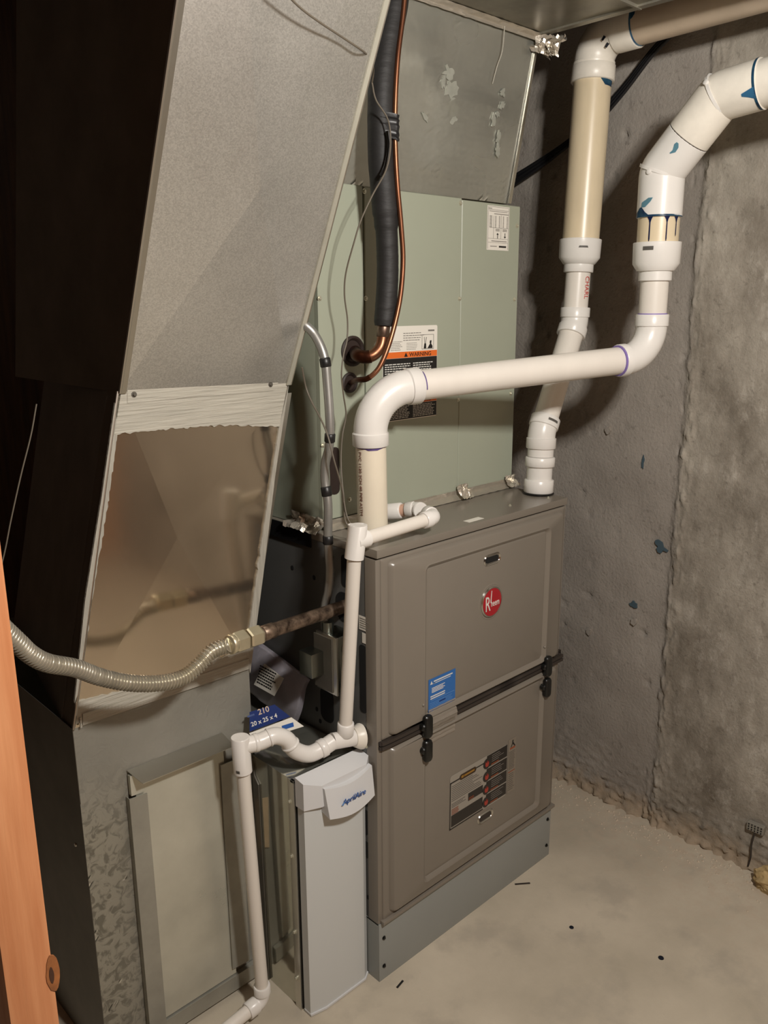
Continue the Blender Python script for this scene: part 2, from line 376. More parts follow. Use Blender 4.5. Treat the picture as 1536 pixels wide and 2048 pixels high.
class Face:
    """a local 2-D frame on a surface: o + u*x + v*y, n outward"""
    def __init__(s, o, u, v): s.o = Vector(o); s.u = Vector(u).normalized(); s.v = Vector(v).normalized(); s.n = s.u.cross(s.v).normalized()
    def p(s, x, y, h=0): return s.o+s.u*x+s.v*y+s.n*h
def rect(bm, F_, x0, x1, y0, y1, h0, h1):
    return prism(bm, [F_.p(x0, y0, h0), F_.p(x1, y0, h0), F_.p(x1, y1, h0), F_.p(x0, y1, h0)], F_.n*(h1-h0))
def rrect_pts(x0, x1, y0, y1, r, n=6):
    out = []
    for (cx, cy, a0) in ((x1-r, y1-r, 0), (x0+r, y1-r, 90), (x0+r, y0+r, 180), (x1-r, y0+r, 270)):
        for k in range(n+1):
            a = R(a0+90*k/n); out.append((cx+r*math.cos(a), cy+r*math.sin(a)))
    return out
def loft(bm, F_, loops, fill=True):
    """loops: list of (x0,x1,y0,y1,r,h) rounded rectangles joined in order"""
    prev = None
    for (x0, x1, y0, y1, r, h) in loops:
        ringv = [bm.verts.new(F_.p(x, y, h)) for x, y in rrect_pts(x0, x1, y0, y1, max(r, .0004))]
        if prev:
            n = len(ringv)
            for i in range(n): bm.faces.new((prev[i], prev[(i+1) % n], ringv[(i+1) % n], ringv[i]))
        prev = ringv
    if fill: bm.faces.new(prev)
    return bm
def text(name, s, F_, x, y, size, mt, parent, h=0.0008, ext=0.0004, align='LEFT', shear=0, label=None, sx=1.0, bold=0.0):
    cu = bpy.data.curves.new('t', 'FONT'); cu.body = s; cu.size = size; cu.extrude = ext; cu.align_x = align; cu.shear = shear; cu.resolution_u = 3; cu.offset = bold
    to = bpy.data.objects.new('t', cu); C.objects.link(to)
    dg = bpy.context.evaluated_depsgraph_get(); me = bpy.data.meshes.new_from_object(to.evaluated_get(dg)); bpy.data.objects.remove(to)
    org = ORG[parent]
    for v in me.vertices:
        q = v.co; v.co = F_.p(x+q.x*sx, y+q.y, h+q.z) - org
    me.materials.clear(); me.materials.append(mt)
    o = bpy.data.objects.new(name, me); C.objects.link(o); o.parent = parent; ORG[o] = org
    if label: o['label'] = label
    return o
SCREW_ME = {}
def screw(parent, p, n, r=0.0045, mt=None, name='screw'):
    key = (round(r, 4), (mt or SCREW).name)
    if key not in SCREW_ME:
        bm = bmesh.new(); z = Vector((0, 0, 1))
        sweep(bm, [z*0, z*0.0008, z*0.0008], [r*1.25, r*1.25, r*0.85], seg=16, cap=True)
        sweep(bm, [z*0.0008, z*0.0035, z*0.0042], [r*0.8, r*0.8, r*0.6], seg=6, cap=True)
        me = bpy.data.meshes.new('screw'); bm.to_mesh(me); bm.free(); me.materials.append(mt or SCREW); SCREW_ME[key] = me
    o = bpy.data.objects.new(name, SCREW_ME[key]); C.objects.link(o)
    if parent is not None: o.parent = parent
    o.location = Vector(p)-ORG[parent]; o.rotation_mode = 'QUATERNION'
    o.rotation_quaternion = Vector((0, 0, 1)).rotation_difference(Vector(n)); ORG[o] = Vector(p)
    return o
def printed(name, F_, rows, mt, parent, h=0.0007):
    """rows: (x0,x1,y0,y1) ink bars joined into one printed part"""
    bm = bmesh.new()
    for r_ in rows: rect(bm, F_, *r_, h, h+.0002)
    return build(name, bm, mt, parent, smooth=False, kind='stuff' if len(rows) > 1 else None)
def lines(x0, x1, y0, y1, n, fill=0.45, ragged=0.3, words=False):
    out = []; st = (y1-y0)/n
    for i in range(n):
        y = y1-st*(i+0.5); xe = x1-(x1-x0)*ragged*random.random()
        if words:
            x = x0
            while x < xe:
                w = (x1-x0)*random.uniform(.06, .14); out.append((x, min(x+w, xe), y-st*fill/2, y+st*fill/2)); x += w+(x1-x0)*.025
        else: out.append((x0, xe, y-st*fill/2, y+st*fill/2))
    return out

# ================================================================== SETTING
XW, ZC = 2.025, 2.42
fl = B(-2.2, XW, -2.2, 3.0, -0.08, 0.0); tag(build('floor', fl, CFLOOR, smooth=False), 'dusty beige concrete basement floor', None, None, 'structure')
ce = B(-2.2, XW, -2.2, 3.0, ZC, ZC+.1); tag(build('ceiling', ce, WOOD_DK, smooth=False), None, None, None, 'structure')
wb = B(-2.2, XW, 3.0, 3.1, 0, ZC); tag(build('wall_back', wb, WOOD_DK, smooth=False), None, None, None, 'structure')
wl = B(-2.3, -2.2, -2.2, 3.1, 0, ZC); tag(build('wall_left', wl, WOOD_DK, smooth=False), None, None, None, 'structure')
wf = B(-2.2, XW+.1, -2.3, -2.2, 0, ZC); tag(build('wall_front', wf, BROWNWALL, smooth=False), None, None, None, 'structure')
# right wall: a displaced grid with the pour joint at y = 1.01
def wall_grid():
    ys = list(np.arange(-2.2, 0.2, 0.1)) + list(np.arange(0.2, 0.96, 0.009)) + list(np.arange(0.96, 1.045, 0.003)) + list(np.arange(1.045, 1.9, 0.009)) + list(np.arange(1.9, 3.06, 0.1))
    zs = list(np.arange(0, 0.2, 0.006)) + list(np.arange(0.2, 2.3, 0.0095)) + [2.3, 2.36, ZC]
    V = []
    for z in zs:
        zz = Vector((0, 0, z))
        j = 1.010 + 0.006*noise.noise(Vector((3, 0, z*3))) + 0.007*noise.noise(Vector((7, 0, z*22))) + 0.005*noise.noise(Vector((7, 0, z*70)))
        for y in ys:
            q = Vector((0, y, z)); d = 0.0
            if 0.15 < y < 1.95:
                d += 0.004*noise.fractal(q*5, 1.0, 2.0, 3)
                t = (j-y)
                s = 1/(1+math.exp(-t/0.0025)) if abs(t) < 0.03 else (1.0 if t > 0 else 0.0)
                d += 0.005*s
                near = math.exp(-((y-(j-0.014))/0.016)**2)
                d += near*(0.001+0.013*max(0, noise.fractal(Vector((1, y*70, z*34)), 1.0, 2.0, 3)))
                if y < j:
                    d += 0.0025*noise.fractal(Vector((5, y*30, z*14)), 1.0, 2.0, 4)
                else:
                    # bug holes
                    h = noise.noise(Vector((9, y*42, z*42)))
                    if h < -0.52: d -= 0.006*(-h-0.52)*6
                low = max(0.0, 1-z/0.26)
                if low > 0:
                    a = noise.noise(Vector((11, y*62, z*62))); a2 = noise.noise(Vector((13, y*120, z*120)))
                    d += low*low*(0.013*max(0, a-0.05)*2+0.009*max(0, a2))
                d += 0.020*max(0, 1-z/0.035)**2*max(0, .5+1.2*noise.noise(Vector((2, y*22, 0)))+.8*noise.noise(Vector((2, y*70, z*60))))
            V.append((XW-max(-.012, d), y, z))
    ny, nz_ = len(ys), len(zs)
    Fc = [(i*ny+k, i*ny+k+1, (i+1)*ny+k+1, (i+1)*ny+k) for i in range(nz_-1) for k in range(ny-1)]
    me = bpy.data.meshes.new('wall_right'); me.from_pydata(V, [], Fc); me.materials.append(CWALL)
    me.polygons.foreach_set('use_smooth', [True]*len(me.polygons)); me.update()
    o = bpy.data.objects.new('wall_right', me); C.objects.link(o)
    return tag(o, 'rough grey poured concrete wall with vertical joint', None, None, 'structure')
WALL = wall_grid(); ORG[WALL] = Vector((0, 0, 0))
build('wall_core', B(XW+.02, XW+.12, -2.2, 3.0, 0, ZC), CWALL, WALL, smooth=False)
# smears of blue primer and chalk marks on the wall
def blot(name, F_, x, y, rx, ry, mt, parent, h0=0.0, h1=0.001, n=18, jag=0.35, rot=0):
    pts = []
    ph = random.random()*9
    for k in range(n):
        a = 2*math.pi*k/n; q = 1+jag*noise.noise(Vector((math.cos(a)*1.7+ph, math.sin(a)*1.7, ph)))*1.6
        px, py = rx*q*math.cos(a), ry*q*math.sin(a); c, s = math.cos(rot), math.sin(rot)
        pts.append(F_.p(x+px*c-py*s, y+px*s+py*c, h0))
    return prism(bmesh.new(), pts, F_.n*(h1-h0))
FW = Face((XW, 0, 0), (0, -1, 0), (0, 0, 1))     # u = -Y, outward n = -X
for (px, py, rx, ry, rot) in ((1322, 1093, .022, .012, -.7), (1268, 1208, .010, .008, 0), (1287, 925, .003, .016, 0)):
    w = at(px, py, 0, XW); build('blue_smear', blot('b', FW, -w.y, w.z, rx, ry, 0, 0, 0.001, 0.0045, jag=.6, rot=rot), mat('dull_blue_smear', srgb(66, 84, 94), .7), WALL)
for (px, py) in ((1270, 1243), (1218, 860), (1180, 1262)):
    w = at(px, py, 0, XW); build('cement_knob', blot('b', FW, -w.y, w.z, .008, .010, 0, 0, 0.0, 0.009, jag=.2), CWALL, WALL)

# ================================================================== FURNACE STAND
X0, X1, YF, YB, ZT = 1.050, 1.685, 1.124, 1.84, 0.998
st = empty('furnace_stand', 'pale grey sheet metal plinth on the floor under the furnace', 'stand', (X0, YF, 0))
build('front_panel', B(X0, X1, YF, YF+.003, 0, .148, bev=.0008), STAND, st)
build('side_panel', B(X0, X0+.003, YF+.003, YB, 0, .148), STAND, st)
build('side_panel', B(X1-.003, X1, YF+.003, YB, 0, .148), STAND, st)
build('top_flange', B(X0, X1, YF+.003, YB, .145, .149), STAND, st)
for x, z in ((1.064, .108), (1.064, .035), (1.671, .115), (1.671, .035)): screw(st, (x, YF, z), (0, -1, 0), .004, BLACKP)

# ================================================================== FURNACE
fu = empty('furnace', 'tall taupe grey gas furnace with two embossed doors and round red badge', 'furnace', (X0, YF, .149))
cab = bmesh.new(); box(cab, X0, X1, YF+.030, YB, .150, .985, bev=.003)
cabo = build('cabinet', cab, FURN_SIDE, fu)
build('front_flange', B(X0-.001, X0+.013, YF+.001, YF+.032, .150, .977, bev=.0015), FURN, fu)
build('front_flange', B(X1-.013, X1+.001, YF+.001, YF+.032, .150, .977, bev=.0015), FURN, fu)
tp = bmesh.new(); box(tp, X0-.001, X1+.001, YF-.004, YB, .981, ZT, bev=.002)
build('top_panel', tp, FURN, fu)
FF = Face((0, YF, 0), (1, 0, 0), (0, 0, 1))      # n = -Y
def door(name, zb, zt, in_b, in_t, hole_z):
    bm = bmesh.new(); x0, x1 = X0+.011, X1-.005
    ob, ot = (zb+.004 if name == 'lower_door' else zb), (zt-.004 if name != 'lower_door' else zt)
    L_ = [(x0, x1, zb, zt, .004, -.022), (x0, x1, zb, zt, .004, .000), (x0+.002, x1-.002, zb+.002, zt-.002, .004, .002)]
    # outer shoulder
    ox0, ox1 = x0+.018, x1-.012; o0 = zb+(.012 if in_b > zb+.03 else .003); o1 = zt-(.004 if in_t > zt-.02 else .008)
    L_ += [(ox0, ox1, o0, o1, .012, .002), (ox0+.006, ox1-.006, o0+.004, o1-.004, .010, .011), (ox0+.012, ox1-.012, o0+.008, o1-.008, .009, .011)]
    loft(bm, FF, L_[:5]+[(ox0+.010, ox1-.010, o0+.007, o1-.006, .010, .0125)] + [
        (1.172, 1.612, in_b, in_t, .016, .0125), (1.175, 1.609, in_b+.003, in_t-.003, .014, .0145), (1.179, 1.605, in_b+.007, in_t-.007, .012, .0125), (1.184, 1.600, in_b+.012, in_t-.012, .010, .0062), (1.188, 1.596, in_b+.016, in_t-.016, .009, .0075)])
    return build(name, bm, FURN, fu, ang=50)
du = door('upper_door', .588, .977, .594, .944, .905)
dl = door('lower_door', .152, .568, .188, .560, .257)
# joint strips between the doors
def strip(z, dz):
    P = [(X0+.003, YF-.004, z), (X0+.03, YF-.008, z), (X0+.20, YF-.009, z), (X1-.03, YF-.008, z), (X1-.004, YF-.006, z+.001), (X1, YF-.005, z+.014)]
    bm = bmesh.new(); Q = cat(P, 6)
    for i in range(len(Q)-1):
        a, b = Q[i], Q[i+1]
        prism(bm, [a+Vector((0, .012, -dz)), b+Vector((0, .012, -dz)), b+Vector((0, .012, dz)), a+Vector((0, .012, dz))], Vector((0, -.014, 0)))
    bmesh.ops.remove_doubles(bm, verts=bm.verts, dist=.0001)
    return bm
build('door_seam_strip', strip(.5835, .0036), GASKET, fu); build('door_seam_strip', strip(.5735, .0036), GASKET, fu)
build('bottom_seam_strip', B(X0+.005, X1+.003, YF-.010, YF+.004, .149, .157, bev=.002), FURN, fu)
# latches: black oval knobs
def knob(x, z0, z1, side):
    bm = bmesh.new(); a, b = x-.0105, x+.0125
    loft(bm, FF, [(a+.004, b-.004, z0+.004, z1-.004, .005, .010), (a+.001, b-.001, z0+.001, z1-.001, .008, .014), (a, b, z0, z1, .0085, .018), (a, b, z0, z1, .0085, .022), (a+.002, b-.002, z0+.002, z1-.002, .008, .0255), (a+.005, b-.005, z0+.006, z1-.006, .005, .027)])
    zc = z0+(z1-z0)*side
    sweep(bm, [FF.p(x-.008, zc, .010), FF.p(x-.008, zc, .020), FF.p(x-.008, zc, .0225)], [.0085, .0085, .006], seg=18)
    return build('latch_knob', bm, BLACKP, fu)
for x, zu, zl in ((1.178, .600, .548), (1.612, .601, .547)):
    zu += -.012; zl += -.018
    knob(x, .5560, .610, .50); knob(x, .500, .5515, .55)
    c = bmesh.new(); bmesh.ops.create_uvsphere(c, u_segments=10, v_segments=8, radius=.0038); bmesh.ops.translate(c, verts=c.verts, vec=(x-.006, YF-.012, zu+.045)); build('dimple', c, FURN, fu)
# recessed grips with bright rims
for nm, z, rim in (('upper', .906, .0022), ('lower', .257, .0018)):
    bm = bmesh.new(); loft(bm, FF, [(1.367, 1.425, z-.013, z+.013, .012, .0078), (1.369, 1.423, z-.011, z+.011, .010, .0105), (1.371, 1.421, z-.0095, z+.0095, .009, .0098), (1.372, 1.420, z-.0085, z+.0085, .008, .0078)], fill=True)
    g = build('grip_rim', bm, CHROME if nm == 'upper' else GALV_EDGE, fu, ang=60)
    bm = bmesh.new(); loft(bm, FF, [(1.374, 1.418, z-.007, z+.007, .0065, .0079), (1.374, 1.418, z-.007, z+.007, .0065, .0083)]); build('grip_slot', bm, BLACKHOLE if nm == 'upper' else GASKET, g)
# round badge
FB = Face((1.396, YF, .806), (1, 0, 0), (0, 0, 1))
def disc(F_, r0, prof, seg=40):
    bm = bmesh.new(); prev = None
    for (r_, h) in prof:
        rg = [bm.verts.new(F_.p(r_*math.cos(2*math.pi*k/seg), r_*math.sin(2*math.pi*k/seg), h)) for k in range(seg)]
        if prev:
            for k in range(seg): bm.faces.new((prev[k], prev[(k+1) % seg], rg[(k+1) % seg], rg[k]))
        prev = rg
    bm.faces.new(prev); return bm
build('badge_recess', disc(FB, 0, [(.043, .0074), (.0405, .0082), (.039, .0078), (.038, .0078)]), FURN, fu)
bd = build('badge', disc(FB, 0, [(.036, .0078), (.036, .0105), (.0345, .0118), (.0325, .0118), (.0322, .0108)]), CHROME, fu, 'round badge with a chrome rim and red face')
build('badge_face', disc(FB, 0, [(.0322, .0106), (.0322, .0112), (.020, .0122)]), RED, bd)
text('badge_lettering', 'R', FB, -.026, -.018, .050, WHITEI, bd, h=.0124, sx=.62)
text('badge_lettering', 'heem', FB, -.006, -.010, .022, WHITEI, bd, h=.0124, sx=.62)
rr = bmesh.new(); prism(rr, [FB.p(-.008, .0, .0124), FB.p(-.005, .0, .0124), FB.p(-.003, .028, .0124), FB.p(-.005, .028, .0124)], FB.n*.0004); build('badge_lettering', rr, WHITEI, bd)
# blue instruction sticker + clear tape
HS = .0078
bl = bmesh.new(); rect(bl, FF, 1.192, 1.278, .606, .682, HS+.0003, HS+.0008); blo = build('blue_sticker', bl, BLUEL, fu, 'blue sticker with rows of small white print')
printed('sticker_print', FF, [(1.208, 1.268, .6725, .6755), (1.208, 1.262, .6685, .6700)]+lines(1.202, 1.244, .648, .661, 4, .5)+lines(1.198, 1.245, .633, .643, 2, .5)+[(1.2065, 1.2125, .6690, .6700)], WHITEI, blo, HS+.0009)
tri = bmesh.new(); prism(tri, [FF.p(1.197, .669, HS+.0009), FF.p(1.205, .669, HS+.0009), FF.p(1.201, .677, HS+.0009)], FF.n*.0002); build('sticker_symbol', tri, WHITEI, blo)
printed('sticker_print', FF, [(1.2, 1.275, .631-.0004, .631+.0004)]+lines(1.196, 1.270, .609, .627, 5, .18, .1), mat('pale_blue_print', srgb(104, 146, 196), .5), blo, HS+.0009)
printed('sticker_print', FF, [(1.226, 1.246, .6195, .6225)], mat('dark_blue_print', srgb(20, 50, 110), .5), blo, HS+.001)
bt = bmesh.new(); n = 26
rows = []
for i in range(n+1):
    z = .612-(.612-.530)*i/n; h = HS+.0014 + (.0075*math.exp(-((z-.578)/.014)**2)) + .0008*math.sin(i*2.1)
    rows.append([bt.verts.new(FF.p(x, z, h+.0006*math.sin(x*300+i))) for x in np.linspace(1.192, 1.278, 8)])
for i in range(n):
    for k in range(7): bt.faces.new((rows[i][k], rows[i][k+1], rows[i+1][k+1], rows[i+1][k]))
bmesh.ops.solidify(bt, geom=bt.faces[:], thickness=.0003)
build('clear_tape', bt, CLEAR, fu, 'creased strip of clear tape below the blue sticker')
# warning sheet on the lower door
wz0, wz1 = .283, .420
h = HS+.0002
bm = bmesh.new(); loft(bm, FF, [(1.266, 1.474, wz0-.002, wz1, .008, h), (1.266, 1.474, wz0-.002, wz1, .008, h+.0004)])
wo = build('safety_sheet', bm, mat('grey_film', srgb(150, 144, 134), .35), fu, 'warning sheet with black boxes and four round flame symbols')
bars = []
for (a, b, c, d) in ((1.266, 1.269, wz0, .402), (1.266, 1.385, wz0-.002, wz0+.0015), (1.266, 1.300, .400, .4035), (1.355, 1.385, .4030, .4060)): bars.append((a, b, c, d))
for i in range(4): bars.append((1.396, 1.473, .283+i*.0342+.002, .283+(i+1)*.0342-.001))
bars += [(1.271, 1.383, wz0+.004, wz0+.034), (1.330, 1.383, wz0+.046, wz0+.066)]
printed('black_boxes', FF, bars, mat('sheet_black', srgb(34, 30, 28), .35), wo, h+.0005)
bm = bmesh.new(); loft(bm, FF, [(1.298, 1.357, .396, .410, .0068, h+.0005), (1.298, 1.357, .396, .410, .0068, h+.0009)]); build('heading_pill', bm, mat('sheet_brown', srgb(54, 36, 20), .4), wo)
printed('heading_print', FF, [(1.304, 1.312, .4005, .4065), (1.314, 1.350, .401, .4055)], mat('ochre_print', srgb(150, 110, 40), .5), wo, h+.001)
pr = lines(1.272, 1.382, .352, .394, 9, .28, .35)+lines(1.272, 1.324, .336, .348, 3, .3, .3)
printed('sheet_print', FF, pr, mat('sheet_grey_ink', srgb(84, 78, 72), .5), wo, h+.0006)
printed('sheet_print', FF, lines(1.272, 1.300, .318, .334, 4, .4, .3)+lines(1.332, 1.350, .330, .338, 2, .4, .2), mat('rust_print', srgb(140, 72, 42), .5), wo, h+.001)
pr = []
for i in range(4): pr += lines(1.414, 1.466, .283+i*.0342+.010, .283+(i+1)*.0342-.004, 4, .3, .5)
printed('sheet_print', FF, pr, mat('sheet_pale_ink', srgb(116, 110, 104), .5), wo, h+.001)
printed('sheet_print', FF, [(1.412, 1.440, .283+i*.0342+.004, .283+i*.0342+.0065) for i in range(4)], mat('rust_print', srgb(150, 72, 42), .5), wo, h+.001)
for i in range(4):
    z = .283+i*.0342+.014
    FD = Face((1.396, YF, z), (1, 0, 0), (0, 0, 1)); s = build('flame_symbol', disc(FD, 0, [(.0135, h+.0009), (.0135, h+.0013)], 24), mat('sheet_black', srgb(34, 30, 28)), wo)
    bm = bmesh.new(); prism(bm, [FD.p(x*.001, y*.001, h+.0014) for x, y in ((-7, -2), (-4, -8), (4, -8), (7, -1), (5, 6), (3, 0), (1, 9), (-1, 1), (-5, 6))], FD.n*.0003)
    build('flame_symbol', bm, mat('flame_red', srgb(160, 56, 44), .45), wo)
bm = bmesh.new(); rect(bm, FF, 1.478, 1.508, .281, .428, h, h+.0004); so = build('side_sheet', bm, mat('grey_film2', srgb(128, 120, 108), .35), fu, 'narrow grey sheet of small print beside the warning sheet')
printed('sheet_print', FF, lines(1.481, 1.505, .345, .395, 12, .3, .2)+lines(1.481, 1.505, .287, .335, 9, .25, .3), mat('sheet_grey_ink', srgb(84, 78, 72), .5), so, h+.0005)
bm = bmesh.new()
for pts in (((1.487, .406), (1.489, .405), (1.497, .416), (1.494, .418)), ((1.497, .416), (1.505, .405), (1.502, .404), (1.494, .413)), ((1.492, .417), (1.496, .417), (1.497, .423), (1.493, .423))):
    prism(bm, [FF.p(x, y, h+.0006) for x, y in pts], FF.n*.0002)
build('falling_figure', bm, INK, so)
printed('sheet_print', FF, [(1.484, 1.504, .400, .4045), (1.480, 1.506, .338, .340)], mat('rust_print', srgb(150, 72, 42), .5), so, h+.0006)
# left side: knockouts, screws, small stickers, gas opening
FL = Face((X0, 0, 0), (0, -1, 0), (0, 0, 1))      # u = -Y, n = -X
def ko(name, y, z, ry, rz, mt=BLACKHOLE):
    bm = bmesh.new(); loft(bm, FL, [(-y-ry, -y+ry, z-rz, z+rz, min(ry, rz)*.8, -.001), (-y-ry, -y+ry, z-rz, z+rz, min(ry, rz)*.8, .0008)])
    return build(name, bm, mt, fu)
ko('knockout', 1.215, .935, .012, .034); ko('knockout', 1.262, .932, .012, .034)
ko('gas_opening', 1.218, .856, .028, .032); ko('knockout', 1.283, .614, .022, .040); ko('knockout', 1.165, .715, .010, .075)
ko('knockout', 1.165, .385, .012, .030); ko('knockout', 1.163, .318, .010, .020)
for y, z in ((1.151, .570), (1.152, .513), (1.157, .430), (1.319, .591), (1.308, .566), (1.39, .902), (1.316, .897), (1.151, .62), (1.157, .20)): ko('screw_hole', y, z, .004, .005)
for y0, y1, z0, z1 in ((1.142, 1.175, .822, .852), (1.146, 1.166, .795, .817)):
    bm = bmesh.new(); rect(bm, FL, -y1, -y0, z0, z1, .0005, .0009); s = build('small_sticker', bm, PAPER, fu)
    if z0 > .81: printed('sticker_print', FL, lines(-y1+.003, -y0-.003, z0+.003, z1-.003, 5, .4, .3, True), INKG, s, .001)
bm = bmesh.new(); rect(bm, Face((0, 0, ZT), (1, 0, 0), (0, 1, 0)), 1.335, 1.385, 1.133, 1.150, .0002, .0007); build('small_sticker', bm, PAPER, fu)
for x, y in ((1.519, 1.166), (1.645, 1.148)): screw(fu, (x, y, ZT), (0, 0, 1), .003)
bm = bmesh.new(); sweep(bm, [(1.118, 1.205, ZT), (1.118, 1.205, ZT+.004)], [.040, .036], seg=32); build('air_inlet_collar', bm, BLACKP, fu)
bm = bmesh.new(); sweep(bm, [(1.078, 1.175, ZT-.0005), (1.078, 1.175, ZT+.003)], [.013, .012], seg=20); build('wire_grommet', bm, BLACKP, fu)

# ================================================================== COIL CABINET
YC, CX0, CX1, CZ1 = 1.300, 1.066, 1.697, 1.683
co = empty('coil_cabinet', 'grey green evaporator coil cabinet standing on top of the furnace', 'coil cabinet', (CX0, YC, ZT))
build('case', B(CX0, CX1, YC+.012, YC+.54, ZT+.001, CZ1, bev=.002), COILP, co)
FC = Face((0, YC+.012, 0), (1, 0, 0), (0, 0, 1))
def panel(name, x0, x1, z0, z1):
    bm = bmesh.new(); loft(bm, FC, [(x0, x1, z0, z1, .002, 0), (x0, x1, z0, z1, .002, .0105), (x0+.0015, x1-.0015, z0+.0015, z1-.0015, .002, .012)]); return build(name, bm, COILP, co)
panel('access_panel', CX0, 1.187, 1.02, CZ1+.002); panel('access_panel', 1.191, 1.486, 1.005, CZ1+.001); panel('access_panel', 1.4868, CX1, 1.005, CZ1-.002)
def cz(z): return H+(z-H)*.9774
for x, z in ((1.204, 1.682), (1.205, 1.471), (1.080, 1.471), (1.080, 1.175), (1.500, 1.680), (1.502, 1.470), (1.706, 1.643), (1.705, 1.468), (1.503, 1.235), (1.702, 1.234), (1.151, 1.047)):
    screw(co, (x*.9774+.014 if x < 1.6 else x*.9774+.018, YC, cz(z)-.002), (0, -1, 0), .0042)
FCF = Face((0, YC, 0), (1, 0, 0), (0, 0, 1))
def gx(x): return x*.9774
for x, z, ry, nm in ((gx(1.180), cz(1.362), .031, 'rubber_grommet'), (gx(1.170), cz(1.297), .021, 'rubber_grommet')):
    FG = Face((x, YC, z), (1, 0, 0), (0, 0, 1)); build(nm, disc(FG, 0, [(ry, 0), (ry, .003), (ry*.85, .005), (ry*.72, .002), (ry*.70, .0005)], 32), RUBBER, co)
bm = bmesh.new(); loft(bm, FCF, [(1.086, 1.112, cz(1.063), cz(1.165), .011, -.001), (1.086, 1.112, cz(1.063), cz(1.165), .011, .0008)]); build('drain_knockout', bm, RUBBER, co)
# warning label
x0, x1, z0, z1 = 1.238, 1.408, 1.208, 1.411
bm = bmesh.new(); loft(bm, FCF, [(x0, x1, z0, z1, .004, .0002), (x0, x1, z0, z1, .004, .0006)]); wo = build('warning_label', bm, PAPER, co, 'white, orange and black warning label of small print')
hb = .0008
printed('black_band', FCF, [(x0+.001, x1-.001, z0+.002, z0+.034)], INK, wo, hb); printed('black_band', FCF, [(x0+.001, x1-.001, z0+.050, 1.343)], INK, wo, hb)
printed('orange_band', FCF, [(x0+.001, x1-.001, 1.3435, 1.3565)], ORANGE, wo, hb+.0001); printed('orange_band', FCF, [(x0+.001, x1-.001, z0+.035, z0+.049)], ORANGE, wo, hb+.0001)
text('warning_word', 'WARNING', FCF, 1.318, 1.3455, .0125, INK, wo, h=hb+.0005, sx=1.15)
text('warning_word', 'WARNING', FCF, 1.318, z0+.037, .0125, INK, wo, h=hb+.0005, sx=1.15)
bm = bmesh.new()
for zz in (1.3455, z0+.037): prism(bm, [FCF.p(1.302, zz, hb+.0005), FCF.p(1.313, zz, hb+.0005), FCF.p(1.3075, zz+.009, hb+.0005)], FCF.n*.0003)
build('warning_triangle', bm, INK, wo)
printed('label_print', FCF, lines(x0+.006, 1.322, 1.262, 1.333, 15, .42, .25, True)+lines(1.330, x1-.006, 1.262, 1.333, 15, .42, .25, True)+lines(x0+.006, 1.322, z0+.004, z0+.032, 8, .42, .2, True)+lines(1.330, x1-.006, z0+.004, z0+.032, 8, .42, .2, True), WHITEI, wo, hb+.0003)
printed('label_print', FCF, [(1.378, 1.398, 1.398, 1.4015)]+lines(1.300, 1.365, 1.378, 1.398, 4, .30, .3, True)+lines(1.262, 1.300, 1.359, 1.380, 6, .3, .3, True)+lines(1.310, 1.345, 1.359, 1.376, 5, .25, .3, True), INKG, wo, hb)
printed('hazard_picture', FCF, [(1.358, 1.396, 1.3595, 1.3603), (1.358, 1.396, 1.3905, 1.3912), (1.358, 1.3588, 1.360, 1.391), (1.3952, 1.396, 1.360, 1.391)], INK, wo, hb)
bm = bmesh.new()
for pts in (((1.364, 1.361), (1.372, 1.361), (1.371, 1.372), (1.366, 1.372)), ((1.376, 1.361), (1.392, 1.361), (1.392, 1.366), (1.386, 1.373), (1.380, 1.366)), ((1.383, 1.372), (1.388, 1.371), (1.389, 1.378), (1.384, 1.378)), ((1.367, 1.372), (1.368, 1.372), (1.366, 1.386), (1.365, 1.386)), ((1.369, 1.372), (1.370, 1.372), (1.373, 1.385), (1.372, 1.386))):
    prism(bm, [FCF.p(x, y, hb) for x, y in pts], FCF.n*.0003)
build('hazard_picture', bm, INK, wo)
# airflow chart label top right
x0, x1, z0, z1 = 1.574, 1.655, 1.578, 1.676
bm = bmesh.new(); rect(bm, FCF, x0, x1, z0, z1, .0002, .0006); lo2 = build('chart_label', bm, PAPER, co, 'white chart label with up and down arrows')
u = lambda a: x0+(x1-x0)*a
w_ = lambda a: z0+(z1-z0)*a
printed('chart_print', FCF, [(u(.05), u(.95), w_(.975), w_(.981)), (u(.05), u(.2), w_(.93), w_(.945)), (u(.05), u(.95), w_(.905), w_(.912)), (u(.08), u(.9), w_(.87), w_(.88)), (u(.3), u(.95), w_(.815), w_(.83)), (u(.1), u(.95), w_(.505), w_(.512)), (u(.05), u(.95), w_(.26), w_(.265)), (u(.05), u(.95), w_(.17), w_(.175)), (u(.2), u(.9), w_(.2), w_(.215)), (u(.15), u(.45), w_(.08), w_(.095)), (u(.28), u(.29), w_(.26), w_(.78)), (u(.62), u(.63), w_(.26), w_(.8)), (u(.03), u(.04), w_(.02), w_(.985)), (u(.96), u(.97), w_(.02), w_(.985))]+[(u(a), u(a+.05), w_(.52+.03*i), w_(.535+.03*i)) for a in (.1, .16, .35, .52, .7, .88) for i in range(9)]+lines(u(.38), u(.58), w_(.43), w_(.49), 2, .5, .1)+lines(u(.70), u(.9), w_(.43), w_(.49), 2, .5, .1), INKG, lo2, .0008)
printed('chart_print', FCF, [(u(.46), u(.485), w_(.27), w_(.36)), (u(.80), u(.825), w_(.32), w_(.40)), (u(.55), u(.88), w_(.065), w_(.105))], INK, lo2, .0009)
